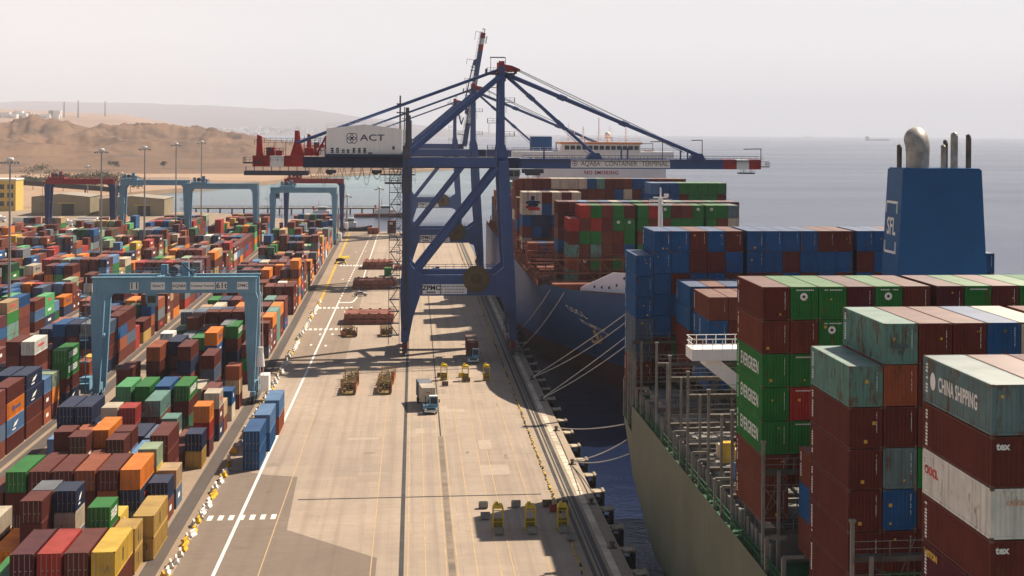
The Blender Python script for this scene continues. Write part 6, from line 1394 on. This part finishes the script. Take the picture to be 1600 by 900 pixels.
def bush(x, y, h, w, label, z=0):
    t = thing('tree', label, 'tree', (x, y, z), 0, 'trees behind the yard')
    mb = MB(); mb.tube((0, 0, 0), (.2, 0, h * .45), .28, 6, r2=.15)
    for k in range(4): a = random.uniform(0, 6.3); mb.tube((.15, 0, h * .35), (math.cos(a) * w * .3, math.sin(a) * w * .3, h * .7), .12, 5, r2=.05)
    mb.build('trunk', BARK, t)
    mb = MB(); cl = [(random.gauss(0, w * .24), random.gauss(0, w * .24), h * random.uniform(.45, .92)) for _ in range(9)]
    for _ in range(520):
        c = random.choice(cl); p = Vector(c) + Vector((random.gauss(0, w * .12), random.gauss(0, w * .12), random.gauss(0, h * .08))); s = random.uniform(.3, .8)
        u = Vector((random.gauss(0, 1), random.gauss(0, 1), random.gauss(0, 1))).normalized() * s; v = u.orthogonal().normalized() * s * .8
        mb.add([p - u, p + v, p + u, p - v], [(0, 1, 2, 3)], random.choice((0, 1, 2)))
    mb.build('crown', LEAF, t, fix=False)
k = 0
for px, Y0, h, w in ((38, 1650, 7, 10), (52, 1560, 8, 11), (64, 1780, 12, 15), (77, 1600, 7, 11), (88, 1700, 8, 12), (99, 1520, 7, 11), (112, 1640, 8, 12), (126, 1570, 8, 12), (138, 1700, 9, 13), (150, 1540, 8, 11), (162, 1620, 9, 12), (176, 1500, 10, 12), (190, 1560, 10, 13), (204, 1480, 9, 12), (178, 2300, 11, 12), (256, 2420, 9, 10)):
    d, kk = az_dir(px); p = d * (Y0 / d.y); bush(p.x, p.y, h * 1.35 if Y0 < 2000 else h, w * 1.9 if Y0 < 2000 else w, 'dusty green tree, %s from the left in the line behind the warehouses' % ORD[k] if Y0 < 2000 else 'dark tree alone at the foot of the sand hills, %s' % ('left one' if px < 200 else 'right one')); k += 1
# jetty and small craft in the inlet
jt = thing('jetty', 'long low jetty on piles crossing the inlet behind the yard', 'jetty', (-122, 1195, 0))
mb = MB(); mb.box(-20, 100, 0, 5, -.6, .3); mb.build('deck', COPE, jt)
for q in range(16): mb = MB(); mb.tube((-18 + q * 7.6, 2.5, -7), (-18 + q * 7.6, 2.5, -.6), .5, 8); mb.build('pile', STEELD, jt)
mb = MB(); mb.rail([(-20, .1, .3), (100, .1, .3)], 1.2, 4, .06); mb.build('rail', STEELD, jt)
def boat(x, y, L, hm, label, rz=0):
    t = thing('tug_boat', label, 'boat', (x, y, SEAZ), rz, 'small craft in the inlet')
    mb = MB(); w = L * .15; mb.add([(-L * .5, -w, -.5), (L * .3, -w, -.5), (L * .5, 0, -.2), (L * .3, w, -.5), (-L * .5, w, -.5), (-L * .5, -w * 1.1, 1.8), (L * .3, -w * 1.1, 2.2), (L * .54, 0, 3.2), (L * .3, w * 1.1, 2.2), (-L * .5, w * 1.1, 1.8)], [(4, 3, 2, 1, 0), (5, 6, 7, 8, 9), (0, 1, 6, 5), (1, 2, 7, 6), (2, 3, 8, 7), (3, 4, 9, 8), (4, 0, 5, 9)]); mb.build('hull', hm, t)
    mb = MB(); mb.box(-L * .12, L * .22, -w * .6, w * .6, 2.0, 4.8).box(-.02 * L, L * .16, -w * .5, w * .5, 4.8, 7.2); mb.build('wheelhouse', TRW, t)
    mb = MB(); mb.box(-.02 * L - .03, L * .16 + .03, -w * .5 - .03, w * .5 + .03, 5.5, 6.5); mb.build('window_band', GLASS, t)
    mb = MB(); mb.tube((0, 0, 7.2), (0, 0, 11), .15, 6); mb.tube((-L * .1, 0, 4.8), (-L * .12, 0, 7.5), .5, 8); mb.build('mast_and_funnel', CRR, t)
boat(-36, 985, 26, BLK, 'dark tug boat moored off the far corner of the yard'); boat(-58, 1130, 30, cpaint('rust orange'), 'rusty orange barge like boat in the inlet, middle of three'); boat(-20, 1150, 34, cpaint('brown'), 'brown low boat in the inlet right of the gantries', R(4))
# ships on the horizon
def tanker(px, r, L, label):
    d, k = az_dir(px); p = d * r; t = thing('tanker_ship', label, 'ship', (p.x, p.y, SEAZ), R(-8), 'ships far out at sea')
    m = paint('tanker_red', (.16, .06, .055), .7, .1, .02); mb = MB(); mb.add([(-L / 2, -16, -2), (L * .44, -16, -2), (L * .49, 0, -2), (L * .44, 16, -2), (-L / 2, 16, -2), (-L / 2, -16, 14), (L * .43, -16, 14), (L / 2, 0, 19), (L * .43, 16, 14), (-L / 2, 16, 14)], [(4, 3, 2, 1, 0), (5, 6, 7, 8, 9), (0, 1, 6, 5), (1, 2, 7, 6), (2, 3, 8, 7), (3, 4, 9, 8), (4, 0, 5, 9)]); mb.build('hull', m, t)
    mb = MB(); mb.box(-L * .46, -L * .34, -14, 14, 14, 36).box(-L * .45, -L * .36, -18, 18, 36, 40).box(-L * .49, -L * .465, -5, 5, 14, 44); mb.build('accommodation', paint('tanker_grey', (.2, .19, .2), .7, .1, .02), t)
    mb = MB()
    for q in range(6): mb.bar((-L * .25 + q * L * .12, 0, 14), (-L * .25 + q * L * .12, 0, 26 - (q % 2) * 6), 3, 3)
    mb.build('deck_gear', m, t)
tanker(1371, 17200, 235, 'hazy reddish tanker on the horizon left of the blue funnel'); tanker(1264, 30000, 150, 'tiny faint ship on the horizon, left of the tanker')
